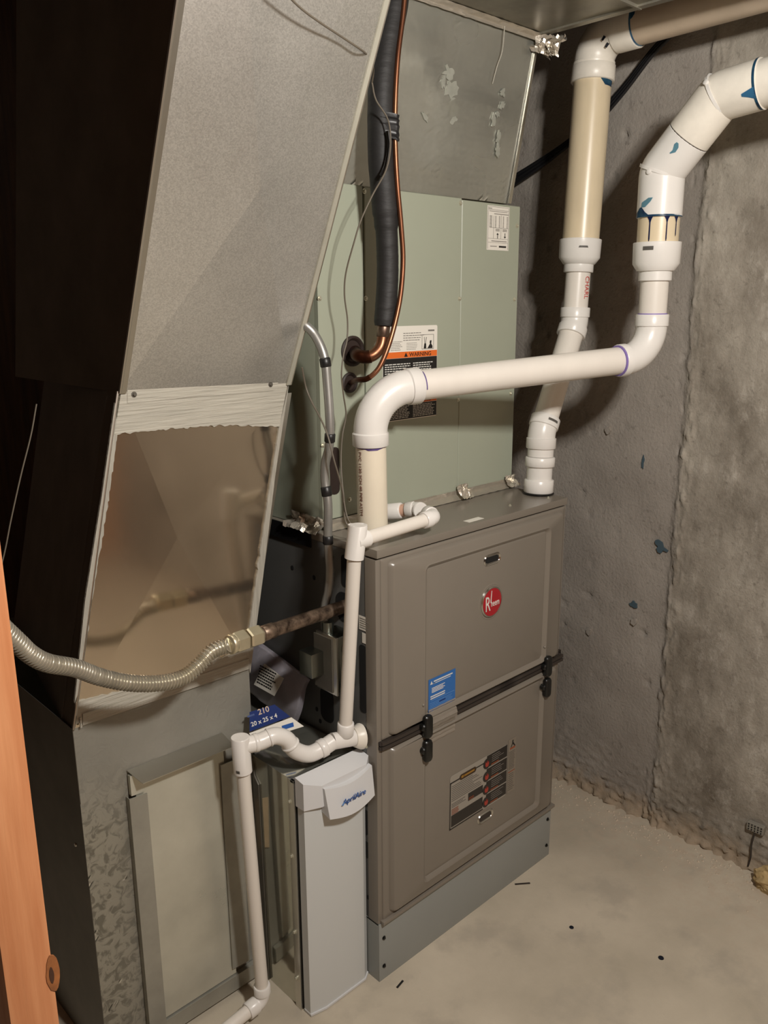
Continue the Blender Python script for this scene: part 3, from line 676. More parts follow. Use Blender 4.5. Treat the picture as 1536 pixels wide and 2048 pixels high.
bm = bmesh.new(); prism(bm, [FCF.p(u(.42), w_(.355), .0009), FCF.p(u(.525), w_(.355), .0009), FCF.p(u(.4725), w_(.395), .0009)], FCF.n*.0002); prism(bm, [FCF.p(u(.76), w_(.32), .0009), FCF.p(u(.8125), w_(.28), .0009), FCF.p(u(.865), w_(.32), .0009)], FCF.n*.0002); build('chart_arrow', bm, INK, lo2)
# foil tape around the foot
def crumple(bm, a, b, up, out, n=40, m=5, amp=.004, h=.03, seed=1):
    a, b, up, out = Vector(a), Vector(b), Vector(up), Vector(out); rows = []
    for i in range(n+1):
        t = i/n; row = []
        for k in range(m+1):
            s = k/m; q = lerp(a, b, t)
            w = q+up*(h*(1-s*1.0) if s < .5 else h*.5*(2-2*s)) + out*(0 if s < .5 else h*(s-.5)*1.6)
            nn = amp*(noise.noise(Vector((t*n*.45+seed, s*3, seed)))+.6)
            row.append(bm.verts.new(w+(out+up)*max(0.0004, nn)))
        rows.append(row)
    for i in range(n):
        for k in range(m): bm.faces.new((rows[i][k], rows[i+1][k], rows[i+1][k+1], rows[i][k+1]))
    return bm
bm = bmesh.new(); crumple(bm, (CX0, YC, ZT+.0005), (CX1, YC, ZT+.0005), (0, 0, 1), (0, -1, 0), 90, 6, .0018, .020, 2)
crumple(bm, (1.475, YC-.003, ZT+.001), (1.515, YC-.003, ZT+.001), (0, 0, 1), (0, -1, 0), 14, 8, .009, .030, 5)
crumple(bm, (1.66, YC-.003, ZT+.001), (1.70, YC-.003, ZT+.001), (0, 0, 1), (0, -1, 0), 12, 8, .007, .026, 6)
build('foil_tape', bm, FOIL, co, 'crinkled aluminium foil tape along the foot', ang=20)
bm = bmesh.new(); crumple(bm, (CX0-.001, YC+.10, ZT-.006), (CX0-.001, YC-.01, ZT-.006), (0, 0, 1), (-1, 0, 0), 20, 6, .010, .030, 9); build('foil_tape', bm, FOIL, co, ang=20)
bm = bmesh.new(); box(bm, X0-.0045, X0-.0015, YC+.02, YB, ZT-.035, ZT+.002); build('black_sealing_strip', bm, TAPE_BLK, co)
# small black sensor wire poking from the case
build('sensor_lead', S(cat([(1.205, YC-.002, 1.085), (1.222, YC-.012, 1.078), (1.226, YC-.012, 1.05), (1.224, YC-.004, 1.02)], 8), .0012, seg=8), WIRE_B, co)

# ================================================================== SUPPLY PLENUM
pl = empty('supply_plenum', 'bright galvanized supply plenum rising above the coil cabinet', 'duct', (1.12, YC, CZ1))
PT = 2.03; a0 = (1.075, YC+.006, CZ1+.002); a1 = (1.657, YC+.006, CZ1+.002); b1 = (1.657, 1.237, PT); b0 = (1.075, 1.237, PT)
def sheet_grid(bm, c00, c10, c11, c01, nx, nz, fn, thick, nrm):
    rows = []
    for i in range(nz+1):
        row = []
        for k in range(nx+1):
            s, t = k/nx, i/nz; p = lerp(lerp(c00, c10, s), lerp(c01, c11, s), t)
            row.append(bm.verts.new(p+Vector(nrm)*fn(s, t)))
        rows.append(row)
    for i in range(nz):
        for k in range(nx): bm.faces.new((rows[i][k], rows[i][k+1], rows[i+1][k+1], rows[i+1][k]))
    bmesh.ops.solidify(bm, geom=bm.faces[:], thickness=thick)
    return bm
fnp = lambda s, t: .006*math.sin(math.pi*s)*math.sin(math.pi*t)+.0035*noise.noise(Vector((s*4, t*4, 3)))*math.sin(math.pi*s)*math.sin(math.pi*t)*2
bm = sheet_grid(bmesh.new(), a0, a1, b1, b0, 30, 24, fnp, .001, (0, -1, 0)); build('front_sheet', bm, GALV_PLEN, pl, ang=60)
bm = prism(bmesh.new(), [a1, b1, (1.657, 1.80, PT), (1.657, 1.80, CZ1+.002)], (-.001, 0, 0)); build('side_sheet', bm, GALV_SMOOTH, pl)
bm = prism(bmesh.new(), [a0, b0, (1.075, 1.80, PT), (1.075, 1.80, CZ1+.002)], (.001, 0, 0)); build('side_sheet', bm, GALV_SMOOTH, pl)
bm = prism(bmesh.new(), [(1.650, YC-.001, CZ1+.002), (1.660, YC-.001, CZ1+.002), (1.660, 1.233, PT), (1.653, 1.233, PT)], (0, .004, 0)); build('corner_seam', bm, GALV_EDGE, pl)
# dried mastic finger smears
FP = Face(a0, (1, 0, 0), Vector(b0)-Vector(a0))
for x, y, rx, ry, rt in ((.31, .235, .016, .012, .3), (.325, .205, .018, .016, 0), (.335, .175, .015, .014, .5), (.345, .15, .009, .008, 0), (.30, .215, .007, .010, 0), (.49, .225, .008, .007, .4), (.495, .20, .009, .006, .8), (.475, .165, .008, .012, .2), (.50, .135, .006, .012, 0), (.485, .18, .006, .006, 0), (.505, .11, .008, .014, .2), (.26, .145, .012, .004, -.6)):
    build('finger_smear', blot('s', FP, x, y, rx, ry, 0, 0, .004, .0068, jag=.5, rot=rt), mat('dried_smear', srgb(170, 172, 162), .45, .4, var=.1, vscale=60, bump=.5, bscale=60), pl)
bm = S(cat([FP.p(.455, .345, .010), FP.p(.458, .30, .012), FP.p(.452, .27, .010), FP.p(.447, .235, .009)], 6), .0011, seg=8); build('sealant_string', bm, MASTIC, pl)

# ================================================================== TRUNK DUCT (overhead)
TX0, TX1 = 1.275, 1.655
tr = empty('trunk_duct', 'dull metal trunk duct running overhead from the plenum toward the viewer', 'duct', (TX0, -1.2, PT))
build('duct_body', B(TX0, TX1, -1.2, 1.80, PT, PT+.2, bev=.002), GALV_TRUNK, tr)
build('standing_seam', B(TX0, TX1+.004, .985, .991, PT-.006, PT+.2), GALV_TRUNK, tr)
build('standing_seam', B(TX1-.012, TX1+.006, -1.2, 1.25, PT-.004, PT+.006), GALV_TRUNK, tr)
bm = bmesh.new(); crumple(bm, (1.22, 1.234, PT), (1.665, 1.232, PT), (0, 0, -1), (0, -1, 0), 50, 6, .002, .013, 12); build('foil_tape', bm, FOIL, tr, ang=20)
bm = bmesh.new()
for s_ in range(4): crumple(bm, (1.635+.010*s_, 1.245-.012*s_, PT+.002), (1.690, 1.215+.012*s_, PT-.004), (0, 0, -1), (.3, -1, 0), 12, 8, .012, .030, 20+s_)
build('foil_tape', bm, FOIL, tr, 'crumpled foil tape tail at the duct corner', ang=20)

# ================================================================== RETURN DUCT
DX0, DX1, YD = .515, .885, 1.330
rd = empty('return_duct', 'tall galvanized return air duct at left with mastic seams and a bright middle panel', 'duct', (DX0, YD, 0))
ZB = .742
# lower box
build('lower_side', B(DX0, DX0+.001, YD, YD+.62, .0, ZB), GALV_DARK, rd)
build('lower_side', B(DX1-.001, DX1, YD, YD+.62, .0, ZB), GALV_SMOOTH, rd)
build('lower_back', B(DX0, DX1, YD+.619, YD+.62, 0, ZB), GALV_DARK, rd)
bm = sheet_grid(bmesh.new(), (DX0, YD, 0), (DX1, YD, 0), (DX1, YD, ZB), (DX0, YD, ZB), 30, 50, lambda s, t: .0025*noise.noise(Vector((s*3, t*6, 8)))*math.sin(math.pi*s), .0012, (0, -1, 0))
build('lower_front', bm, CRINK, rd, ang=60)
# middle transition
m0, m1, m2, m3 = Vector((.518, YD, ZB)), Vector((DX1, YD, ZB)), Vector((1.010, YD, 1.308)), Vector((.652, YD, 1.318))
fx = lambda s, t: .0045*(1-max(abs(2*s-1), abs(2*t-1)))
def xbrake(c00, c10, c11, c01, apex, nrm, hgt, thick=.001):
    bm = bmesh.new(); v = [bm.verts.new(Vector(c)) for c in (c00, c10, c11, c01)]; a = bm.verts.new(Vector(apex)+Vector(nrm)*hgt)
    for i in range(4): bm.faces.new((v[i], v[(i+1) % 4], a))
    return bm
bm = xbrake(m0, m1, m2, m3, at(352, 1075, 1, YD), (0, -1, 0), .005); build('middle_front', bm, GALV_MIRROR, rd, 'mirror-bright sheet with a diagonal cross crease', smooth=False)
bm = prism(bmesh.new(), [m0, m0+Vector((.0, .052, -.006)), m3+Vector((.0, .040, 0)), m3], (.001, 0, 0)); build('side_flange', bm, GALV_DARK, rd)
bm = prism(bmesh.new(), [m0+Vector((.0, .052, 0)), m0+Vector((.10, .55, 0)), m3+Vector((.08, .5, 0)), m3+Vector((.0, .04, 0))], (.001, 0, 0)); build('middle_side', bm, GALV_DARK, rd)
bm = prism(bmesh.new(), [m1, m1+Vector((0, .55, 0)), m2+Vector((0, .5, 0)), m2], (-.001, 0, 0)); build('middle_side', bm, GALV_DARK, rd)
bm = sweep(bmesh.new(), [m0+Vector((-.002, -.002, 0)), m3+Vector((-.002, -.002, 0))], .003, seg=8); build('corner_bead', bm, GALV_EDGE, rd)
bm = prism(bmesh.new(), [m1+Vector((-.010, -.004, .03)), m1+Vector((.004, -.004, .03)), m2+Vector((.004, -.004, -.02)), m2+Vector((-.006, -.004, -.02))], (0, .004, 0)); build('corner_bead', bm, GALV_EDGE, rd)
# upper leaning section
u0, u1 = Vector((.652, YD-.004, 1.316)), Vector((1.010, YD-.004, 1.306))
u3, u2 = Vector((.6475, .92, 2.15)), Vector((.988, .908, 2.15))
un = (u1-u0).cross(u3-u0).normalized()
if un.y > 0: un = -un
apx = EYE + ray(508, 368)*((u0-EYE).dot(un)/ray(508, 368).dot(un))
build('upper_front', xbrake(u0, u1, u2, u3, apx, un, .020), GALV, rd, 'leaning galvanized sheet with a diagonal cross crease', smooth=False)
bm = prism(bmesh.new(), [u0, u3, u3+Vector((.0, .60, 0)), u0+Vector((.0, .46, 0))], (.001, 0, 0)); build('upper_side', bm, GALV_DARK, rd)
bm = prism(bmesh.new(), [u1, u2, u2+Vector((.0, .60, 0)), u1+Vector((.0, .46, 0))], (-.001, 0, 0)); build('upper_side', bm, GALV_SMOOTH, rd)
for a_, b_, sgn in ((u0, u3, 1), (u1, u2, -1)):
    bm = sweep(bmesh.new(), [a_+un*.002, b_+un*.002], .0032, seg=8); build('corner_seam', bm, GALV_EDGE, rd)
    w = Vector((sgn*.010, 0, 0)); bm = prism(bmesh.new(), [a_+un*.0012, a_+w+un*.0012, b_+w+un*.0012, b_+un*.0012], un*.0035); build('corner_seam', bm, GALV_EDGE if sgn > 0 else GALV_SMOOTH, rd)
build('joint_cleat', prism(bmesh.new(), [at(x, y, 1, YD-.006) for x, y in ((255, 772), (560, 760), (547, 781), (255, 806))], (0, .005, 0)), MASTIC, rd, 'cleat strip smeared with grey mastic')
for x, y in ((268, 789), (541, 769)): screw(rd, at(x, y, 1, YD-.0062), (0, -1, 0), .0040, GALV_DARK)
# mastic brush coats with ragged edges
def ragged(px_edge, px_rag, amp, h=.0022, mt=MASTIC, name='mastic_coat', Y=YD, n=70, seed=0, fr=30):
    """plate between a clean polyline and a ragged polyline (both photo points on the duct face)"""
    def samp(pl_, t):
        L_ = len(pl_)-1; i = min(int(t*L_), L_-1); f_ = t*L_-i; return lerp(at(*pl_[i], 1, Y), at(*pl_[i+1], 1, Y), f_)
    bm = bmesh.new(); A, B_ = [], []
    for i in range(n+1):
        t = i/n; a = samp(px_edge, t); b = samp(px_rag, t); d = (b-a).normalized()
        b = b+d*amp*(noise.noise(Vector((t*fr, seed, 0)))+.5*noise.noise(Vector((t*fr*3.3, seed, 4))))
        A.append(a); B_.append(b)
    for i in range(n):
        prism(bm, [A[i]+Vector((0, -h, 0)), A[i+1]+Vector((0, -h, 0)), B_[i+1]+Vector((0, -h, 0)), B_[i]+Vector((0, -h, 0))], (0, h+.0004, 0))
    bmesh.ops.remove_doubles(bm, verts=bm.verts, dist=.00001)
    return build(name, bm, mt, rd, smooth=False)
ragged([(241, 775), (350, 771), (460, 766), (573, 763)], [(226, 868), (345, 857), (440, 850), (556, 853)], .005, seed=1, h=.0048)
ragged([(228, 805), (200, 1000), (168, 1200), (147, 1405)], [(233, 865), (212, 1020), (179, 1215), (156, 1380)], .006, mt=MASTIC_V, seed=3, h=.0044)
ragged([(575, 770), (548, 950), (524, 1150), (498, 1345)], [(556, 853), (533, 1000), (511, 1150), (490, 1300)], .004, mt=MASTIC_V, seed=5, h=.0044)
ragged([(147, 1448), (260, 1405), (380, 1360), (498, 1326)], [(150, 1402), (265, 1375), (380, 1335), (497, 1295)], .003, seed=7, h=.004)
build('joint_cleat', prism(bmesh.new(), [at(x, y, 1, YD-.0065) for x, y in ((166, 1428), (498, 1318), (498, 1338), (166, 1451))], (0, .006, 0)), MASTIC, rd)
bm = prism(bmesh.new(), [at(x, y, 1, YD-.0085) for x, y in ((160, 1436), (164, 1435), (165, 1455), (161, 1456))], (0, .003, 0)); build('cleat_tab', bm, MASTIC, rd)
# upper bottom smear
FU = Face(u0, u1-u0, u3-u0)
# access panel on the lower box: plate, lip and two slide rails
px0, px1, pz0, pz1 = .616, .808, .052, .612
build('access_plate', B(px0, px1, YD-.010, YD-.007, pz0, pz1), GALV_SMOOTH, rd, 'plain access plate held in slide rails')
bm = prism(bmesh.new(), [(.606, YD-.002, .624), (.812, YD-.002, .622), (.816, YD-.040, .606), (.617, YD-.040, .609)], (0, .0, -.0012)); build('plate_lip', bm, GALV_EDGE, rd)
bm = prism(bmesh.new(), [(.606, YD-.012, .575), (.630, YD-.012, .572), (.630, YD-.012, .612), (.606, YD-.012, .616)], (0, .009, 0)); build('plate_ear', bm, GALV_SMOOTH, rd)
def rail(x0, x1, z0, z1, side):
    bm = bmesh.new()
    s = [(x0, YD-.001), (x0, YD-.015), (x1, YD-.019), (x1, YD-.0165), (x0+.0012, YD-.0125), (x0+.0012, YD-.001)] if side > 0 else [(x1, YD-.001), (x1, YD-.019), (x0, YD-.015), (x0, YD-.0125), (x1-.0012, YD-.0165), (x1-.0012, YD-.001)]
    top = .02 if side < 0 else .0
    return prism(bm, [(a, b, z0) for a, b in s], (0, 0, z1-z0))
build('slide_rail', rail(.600, .634, .004, .572, 1), GALV_RAIL, rd); build('slide_rail', rail(.797, .838, .070, .560, -1), GALV_RAIL, rd)
build('bottom_rail', B(.634, .86, YD-.014, YD-.002, .012, .048), GALV_RAIL, rd)
bm = prism(bmesh.new(), [(.846, YD-.0045, .435), (.872, YD-.0045, .437), (.870, YD-.0045, .318), (.852, YD-.0045, .310)], (0, .003, 0)); build('paper_tag', bm, TANP, rd)
build('side_rivet', disc(Face((DX0, 1.372, .49), (0, -1, 0), (0, 0, 1)), 0, [(.004, 0), (.003, .002)], 12), GALV_EDGE, rd)

# ================================================================== FILTER CABINET
FX0, FX1, FY, FZ = .881, 1.046, 1.185, .545
fc = empty('filter_cabinet', 'slim metal air filter cabinet with pale grey front door between duct and furnace', 'air cleaner', (FX0, FY, 0))
build('case', box(B(FX0, FX1-.001, FY, 1.3245, .0, FZ, bev=.0012), DX1+.003, FX1-.001, 1.3235, 1.86, 0, FZ-.0008), mat('galvanized_polished', srgb(196, 196, 184), .09, .85, var=.10, vscale=5, bump=.05, bscale=3, bdist=.01), fc)
build('case_flange', B(FX0-.003, FX0+.003, FY-.001, FY+.018, .0, FZ+.002, bev=.001), GALV_EDGE, fc)
build('case_flange', B(FX0-.003, FX1-.002, FY-.001, FY+.010, FZ-.004, FZ+.002, bev=.001), GALV_EDGE, fc)
build('dark_gap', B(FX0+.003, FX1-.003, FY-.006, FY+.001, .004, FZ-.002), BLACKHOLE, fc)
bm = prism(bmesh.new(), [(FX0-.004, 1.325, .0), (FX0-.004, 1.325, .54), (FX0-.004, 1.318, .50), (FX0-.004, 1.305, .485), (FX0-.004, 1.30, .0)], (.0035, 0, 0)); build('duct_collar', bm, GALV_DARK, fc)
for z in (.497, .372, .190, .075): screw(fc, (FX0-.003, FY+.012, z), (-1, 0, 0), .0040)
def chamfer_door(bm, x0, x1, z0, z1, yb, yf, cx, ztop_drop=0):
    s = [(x0, yb), (x0, yf+.008), (x0+cx, yf), (x1-cx*.45, yf), (x1, yf+.010), (x1, yb)]
    return prism(bm, [(a, b, z0) for a, b in s], (0, 0, z1-z0))
build('door', chamfer_door(bmesh.new(), FX0+.002, FX1+.001, .006, .505, FY-.006, FY-.034, .036), DOORW, fc, 'pale grey plastic door', ang=25)
build('door_bottom_lip', chamfer_door(bmesh.new(), FX0+.001, FX1+.002, .002, .0065, FY-.006, FY-.037, .036), DOORH, fc, ang=25)
cp = bmesh.new()
s = [(FX0-.001, FY-.004), (FX0-.001, FY-.030), (FX0+.034, FY-.044), (FX1-.012, FY-.044), (FX1+.003, FY-.034), (FX1+.003, FY-.004)]
topz = [.556, .552, .540, .538, .548, .553]; botz = [.493]*6
A = [cp.verts.new((a, b, zt)) for (a, b), zt in zip(s, topz)]; Bv = [cp.verts.new((a, b, zb)) for (a, b), zb in zip(s, botz)]
cp.faces.new(A); cp.faces.new(Bv[::-1])
for i in range(6): cp.faces.new((A[i], Bv[i], Bv[(i+1) % 6], A[(i+1) % 6]))
build('door_cap', cp, DOORH, fc, 'light grey cap above the door', ang=25)
# curved handle plate with the lettering
hp = bmesh.new(); n = 16; fr, bk = [], []
hx0, hx1 = FX0+.034, FX1-.004
FH = Face((0, FY-.056, 0), (1, 0, 0), (0, 0, 1))
T_, Bt = [], []
for i in range(n+1):
    t = i/n; x = hx0+(hx1-hx0)*t; bow = math.sin(math.pi*t)
    T_.append((x+.002, FY-.050-.006*bow, .532-.010*bow+.002)); Bt.append((x+.001*(1-t)*6-.0, FY-.060-.006*bow, .470-.010*bow))
vt = [hp.verts.new(p) for p in T_]; vb = [hp.verts.new(p) for p in Bt]; vt2 = [hp.verts.new((p[0], FY-.040, p[2]+.001)) for p in T_]; vb2 = [hp.verts.new((p[0], FY-.034, p[2]+.006)) for p in Bt]
for i in range(n):
    hp.faces.new((vt[i], vt[i+1], vb[i+1], vb[i])); hp.faces.new((vt[i], vt2[i], vt2[i+1], vt[i+1])); hp.faces.new((vb[i], vb[i+1], vb2[i+1], vb2[i])); hp.faces.new((vt2[i], vb2[i], vb2[i+1], vt2[i+1]))
hp.faces.new((vt[0], vb[0], vb2[0], vt2[0])); hp.faces.new((vt[n], vt2[n], vb2[n], vb[n]))
ho = build('handle_plate', hp, DOORH, fc, 'curved pull plate with blue lettering')
FT = Face((.952, FY-.0625, .489), (1, 0, 0), (0, -.17, 1))
text('logo_lettering', 'AprilAire', FT, 0, 0, .0205, LOGO, ho, h=.001, ext=.0004, sx=.80, bold=.0001)
bm = prism(bmesh.new(), [FT.p(-.001, .000, .001), FT.p(.004, .006, .001), FT.p(.002, .008, .001), FT.p(-.003, .002, .001)], FT.n*.0008); build('logo_swoosh', bm, mat('logo_lightblue', srgb(90, 140, 205)), ho)

# ================================================================== EXHAUST PIPE
ex = empty('exhaust_vent_pipe', 'cream and white plastic vent pipe rising from furnace top along the wall', 'pipe', (1.672, 1.195, ZT))
r2, h2, r3, h3 = .0302, .0362, .0445, .0510
e0 = Vector((1.672, 1.197, ZT)); e1 = Vector((1.680, 1.200, 1.150)); e2 = at(1149, 645, 1, 1.22); e3 = at(1160, 478, 1, 1.22); e4 = at(1192, 72, 1, 1.22)
e5 = Vector((1.868, -.9, e4.z+.045))
d01 = (e1-e0).normalized()
build('base_boot', S([e0, e0+d01*.003], [.0385, .0385]), BLACKP, ex)
collar('coupling', e0+d01*.003, e0+d01*.036, h2, PVC, ex)
straight('pipe', e0+d01*.034, e0+d01*.070, r2*1.03, PVC, ex)
a, b, _ = elbow('elbow', e1, e0, e2, r2, h2, .055, .026, PVC, ex)
collar('coupling', e0+d01*.068, e0+d01*.092, h2, PVC, ex)
straight('pipe', a-d01*.02, a+d01*.002, r2*1.05, PVC, ex)
a2, b2, _ = elbow('elbow', e2, e1, e3, r2, h2, .05, .024, PVC, ex)
straight('pipe', b-(e2-e1).normalized()*.003, a2+(e2-e1).normalized()*.003, r2, PVC_PIPE, ex)
up = (e4-e2).normalized()
def on(y, X=None):                       # point on the riser at photo row y
    q = zrow(y, 1.835, 1.22); t = (q-e2.z)/(e4.z-e2.z); return lerp(e2, e4, t)
straight('pipe', b2-up*.003, on(545), r2, PVC_PIPE, ex)
R0, R1, R2_, R3, R4 = on(545), on(528), on(516), on(480), on(476)
build('reducer', S([R0, R0, R0+up*.001, R1-up*.002, R1, R2_, R3, R3+up*.001, R3+up*.001], [r2*.9, .0355, .0362, .0362, .0395, h3-.001, h3, h3-.001, r3*.9]), PVC, ex, ang=40)
straight('old_pipe', R3, on(140), r3, PVC_OLD, ex, 'aged cream pipe length')
collar('coupling', on(163), on(129), h3, PVC_DIRTY, ex)
a4, b4, _ = elbow('elbow', e4, e3, e5, r3, h3*.97, .060, .012, PVC_DIRTY, ex, hub2=.052)
dh = (e5-e4).normalized()
straight('old_pipe', b4-dh*.004, e5, r3, mat('tan_plastic', srgb(206, 188, 166), .36, var=.08, vscale=12), ex)
ring('blue_cement_ring', b4+dh*.0015, dh, r3+.0012, .004, PRIMER, ex)
patch('blue_cement_run', b4+dh*.006, dh, r3+.0008, EYE, [(-.004, -50, -15), (.003, -46, -20), (.008, -40, -28)], PRIMER, ex)
patch('blue_cement_run', on(166), up, h3*0+r3+.0008, EYE, [(-.010, 40, 75), (.006, 20, 85)], PRIMER, ex)
for zz, th in ((.03, 5), (.042, -22)):
    patch('ink_spot', e4-up*.02+dh*zz, (up+dh*.8), r3*1.085, EYE, [(-.005, th-3, th+3), (.005, th-4, th+4)], COATBLK, ex, n=4)
# red lettering on the thin length
def pipe_text(s, base, d, r, deg, size, mt, parent, vertical=True, gap=.8):
    d = Vector(d).normalized(); t = EYE-Vector(base); t = (t-d*t.dot(d)).normalized(); s_ = d.cross(t)
    n_ = (t*math.cos(R(deg))+s_*math.sin(R(deg))).normalized(); uu = -d; vv = n_.cross(uu)
    F_ = Face(Vector(base)+n_*r, uu, vv); 
    return text('pipe_lettering', s, F_, 0, 0, size, mt, parent, h=.0002, ext=.0002)
pipe_text('CHARL', on(553), up, r2+.0002, 38, .017, REDI, ex)
patch('stamp', on(497), up, h3+.0003, EYE, [(-.0022, -4, 22), (.0022, -2, 20)], INKG, ex)
patch('stamp', b-(e2-e1).normalized()*.012, (e2-e1), h2+.0003, EYE, [(-.003, 10, 55), (.003, 10, 55)], INKG, ex)

# ================================================================== INTAKE PIPE
inn = empty('intake_air_pipe', 'white plastic air pipe from furnace top crossing to the right and rising', 'pipe', (1.112, 1.205, ZT))
i0 = Vector((1.118, 1.205, ZT+.004)); i1 = at(739, 783, 1, 1.205); i1 = Vector((1.112, 1.205, i1.z))
RX, RY = 1.750, .965
i2 = at(1309, 713, 1, RY); i3 = at(1325, 343, 0, 1.748); i4 = at(1440, 193, 0, 1.748); i5 = i4+Vector((.02, -.6, .070))
i2 = Vector((RX, RY, i2.z)); i3 = Vector((1.748, .965, i3.z))
d0 = (i1-i0).normalized(); dh = (i2-i1).normalized(); du_ = (i3-i2).normalized()
A1, B1, _ = elbow('elbow', i1, i0, i2, r2*1.02, .0365, .085, .026, PVC, inn)
straight('pipe', i0, A1+d0*.004, r2*1.02, PVC_OLD if False else mat('ivory_plastic', srgb(224, 214, 194), .34, var=.03, vscale=14), inn, 'ivory pipe length with a column of dark print')
A2, B2, _ = elbow('elbow', i2, i1, i3, r2, .0360, .072, .018, PVC, inn, hub2=.026)
straight('pipe', B1-dh*.004, A2+dh*.004, r2, PVC_PIPE, inn)
ring('purple_primer_ring', A2-dh*.001, dh, r2+.0035, .005, PURPLE, inn)
ring('purple_primer_ring', A1-d0*.001, d0, r2+.0016, .0018, PURPLE, inn)
patch('purple_primer_smear', A1, d0, r2+.0016, EYE, [(-.005, -10, 25), (-.002, -45, 50), (.001, -60, 60)], PURPLE, inn)
patch('purple_primer_smear', B1+dh*.004, dh, r2+.0006, EYE, [(-.001, -60, 20), (.0012, -60, 20)], PURPLE, inn)
def rz(y): return lerp(i2, i3, (zrow(y, RX, RY)-i2.z)/(i3.z-i2.z))
straight('pipe', B2-du_*.004, rz(560), r2, PVC_PIPE, inn)
ring('purple_primer_ring', B2+du_*.001, du_, r2+.0016, .0022, PURPLE, inn)
q0, q1, q2, q3 = rz(562), rz(542), rz(528), rz(486)
build('reducer', S([q0, q0, q0+du_*.001, q1-du_*.001, q1, q2, q3, q3+du_*.001, q3+du_*.001], [r2*.9, .0345, .0355, .0355, .040, h3-.001, h3, h3-.001, r3*.9]), PVC, inn, ang=40)
straight('pipe', q3, rz(420), r3*.985, PVC_OLD, inn)
hr = .0475
mid34 = lerp(i3, i4, .47); d34 = (i4-i3).normalized(); d45 = (i5-i4).normalized()
def mitre(name, p0, p1, p2, r, mt):
    """street elbow with a near-mitred bend"""
    din = (p1-p0).normalized(); dout = (p2-p1).normalized(); pts, s_, e_ = arc(p1, din, dout, .028, 4)
    P = [p0, p0+din*.0015]+pts+[p2-dout*.001, p2]; Q = [r-.0015, r]+[r]*len(pts)+[r, r-.001]
    return build(name, S(P, Q, seg=40), mt, inn, ang=40)
lowp = rz(436)
mitre('elbow', lowp, i3, mid34, hr, PVC)
c1 = mid34+d34*.0008
mitre('elbow', c1, i4, i4+d45*.085, hr, PVC_DIRTY)
straight('pipe', i4+d45*.083, i5, r3, PVC_DIRTY, inn)
ring('joint_line', mid34, d34, hr-.0008, .0022, GASKET, inn)
# mould ribs at the bends and nubs
for pc, dd, rr_ in ((i3, (du_+d34), hr*1.045), (i4, (d34+d45), hr*1.045)):
    ring('mould_rib', pc-(Vector((0, 0, 0))), dd, rr_*1.0, .006, PVC, inn)
def nub(c, d, r, deg):
    d = Vector(d).normalized(); t = (EYE-c); t = (t-d*t.dot(d)).normalized(); s_ = d.cross(t); n_ = t*math.cos(R(deg))+s_*math.sin(R(deg))
    build('nub', S([c+n_*(r-.002), c+n_*(r+.003), c+n_*(r+.004)], [.0055, .0055, .003], seg=14), PVC, inn)
nub(i3+Vector((0, 0, -.004)), du_, hr, -33); nub(i4, d34+d45, hr*1.04, -50)
# blue cement: band, smears, drips
patch('blue_cement_run', lowp, du_, hr+.0005, EYE, [(.0, -85, 85), (.002, -82, 84), (.004, -80, 60)], PRIMER, inn, n=30)
patch('blue_cement_run', lowp, du_, hr+.0006, EYE, [(.002, -84, -25), (.010, -78, -38), (.017, -62, -46), (.020, -58, -50)], PRIMER, inn)
patch('pale_blue_smear', lowp, du_, hr+.0007, EYE, [(.020, -52, -38), (.030, -50, -24), (.038, -30, -18)], mat('pale_blue_wash', srgb(120, 172, 190), .4), inn)
for th, ln, w in ((-23, .050, 2.6), (22, .050, 2.2), (52, .040, 2.4)):
    patch('blue_cement_drip', lowp, du_, r3+.0010, EYE, [(.001, th-9, th+8), (-.006, th-w-1, th+w+1), (-.012, th-w*.6, th+w*.6), (-ln*.9, th-w*.7, th+w*.7), (-ln, th-.8, th+.8)], mat('navy_cement', srgb(22, 40, 92), .25), inn, n=6)
patch('pale_blue_smear', lerp(i3, mid34, .72), d34, hr+.0005, EYE, [(-.012, -14, -11), (-.004, -12, -3), (.006, -18, -4), (.012, -16, -10)], mat('pale_blue_wash', srgb(120, 172, 190), .4), inn, n=6)
patch('blue_cement_run', i4+d45*.083, d45, hr+.0006, EYE, [(-.003, -80, 70), (.002, -85, 75)], PRIMER, inn, n=30)
patch('blue_cement_run', i4+d45*.083, d45, hr+.0006, EYE, [(-.024, 8, 14), (-.012, 4, 20), (.0, 0, 28)], mat('mid_blue_wash', srgb(66, 132, 176), .4), inn)
patch('stamp', rz(498), du_, h3+.0004, EYE, [(-.004, -34, -8), (.004, -34, -8)], INKG, inn)
pipe_text('PVC 1120 SCH 40 PIPE ASTM', A1-d0*.008, d0, r2*1.02+.0003, -50, .0105, mat('brown_print', srgb(128, 92, 80), .5), inn)

# ================================================================== CONDENSATE DRAIN
dr = empty('condensate_drain_line', 'slim white plastic drain line with trap and open standpipes beside the furnace', 'pipe', (.822, 1.24, 0))
rp, rh = .0133, .0172
t0 = at(712, 1086, 1, 1.128); t0 = Vector((.998, 1.126, t0.z))      # upper tee centre
e_c = at(870, 1034, 2, 1.036)                                        # turning elbow
e_d = at(835, 1018, 2, 1.036)
lt = at(690, 1478, 1, 1.180); lt = Vector((lt.x, 1.180, lt.z))       # lower tee centre
dv = (t0-lt).normalized()
hollow('tee_standpipe', t0-dv*.030, at(716, 1050, 1, 1.126), .0185, .0150, .05, PVC, dr)
dbr = (e_c-(t0+dv*.006)).normalized(); bs = t0+dv*.004
straight('tee_branch', bs, bs+dbr*.030, rh*.98, PVC, dr)
A, Bq, _ = elbow('elbow', e_c, bs, e_d, rp, rh, .020, .018, PVC, dr)
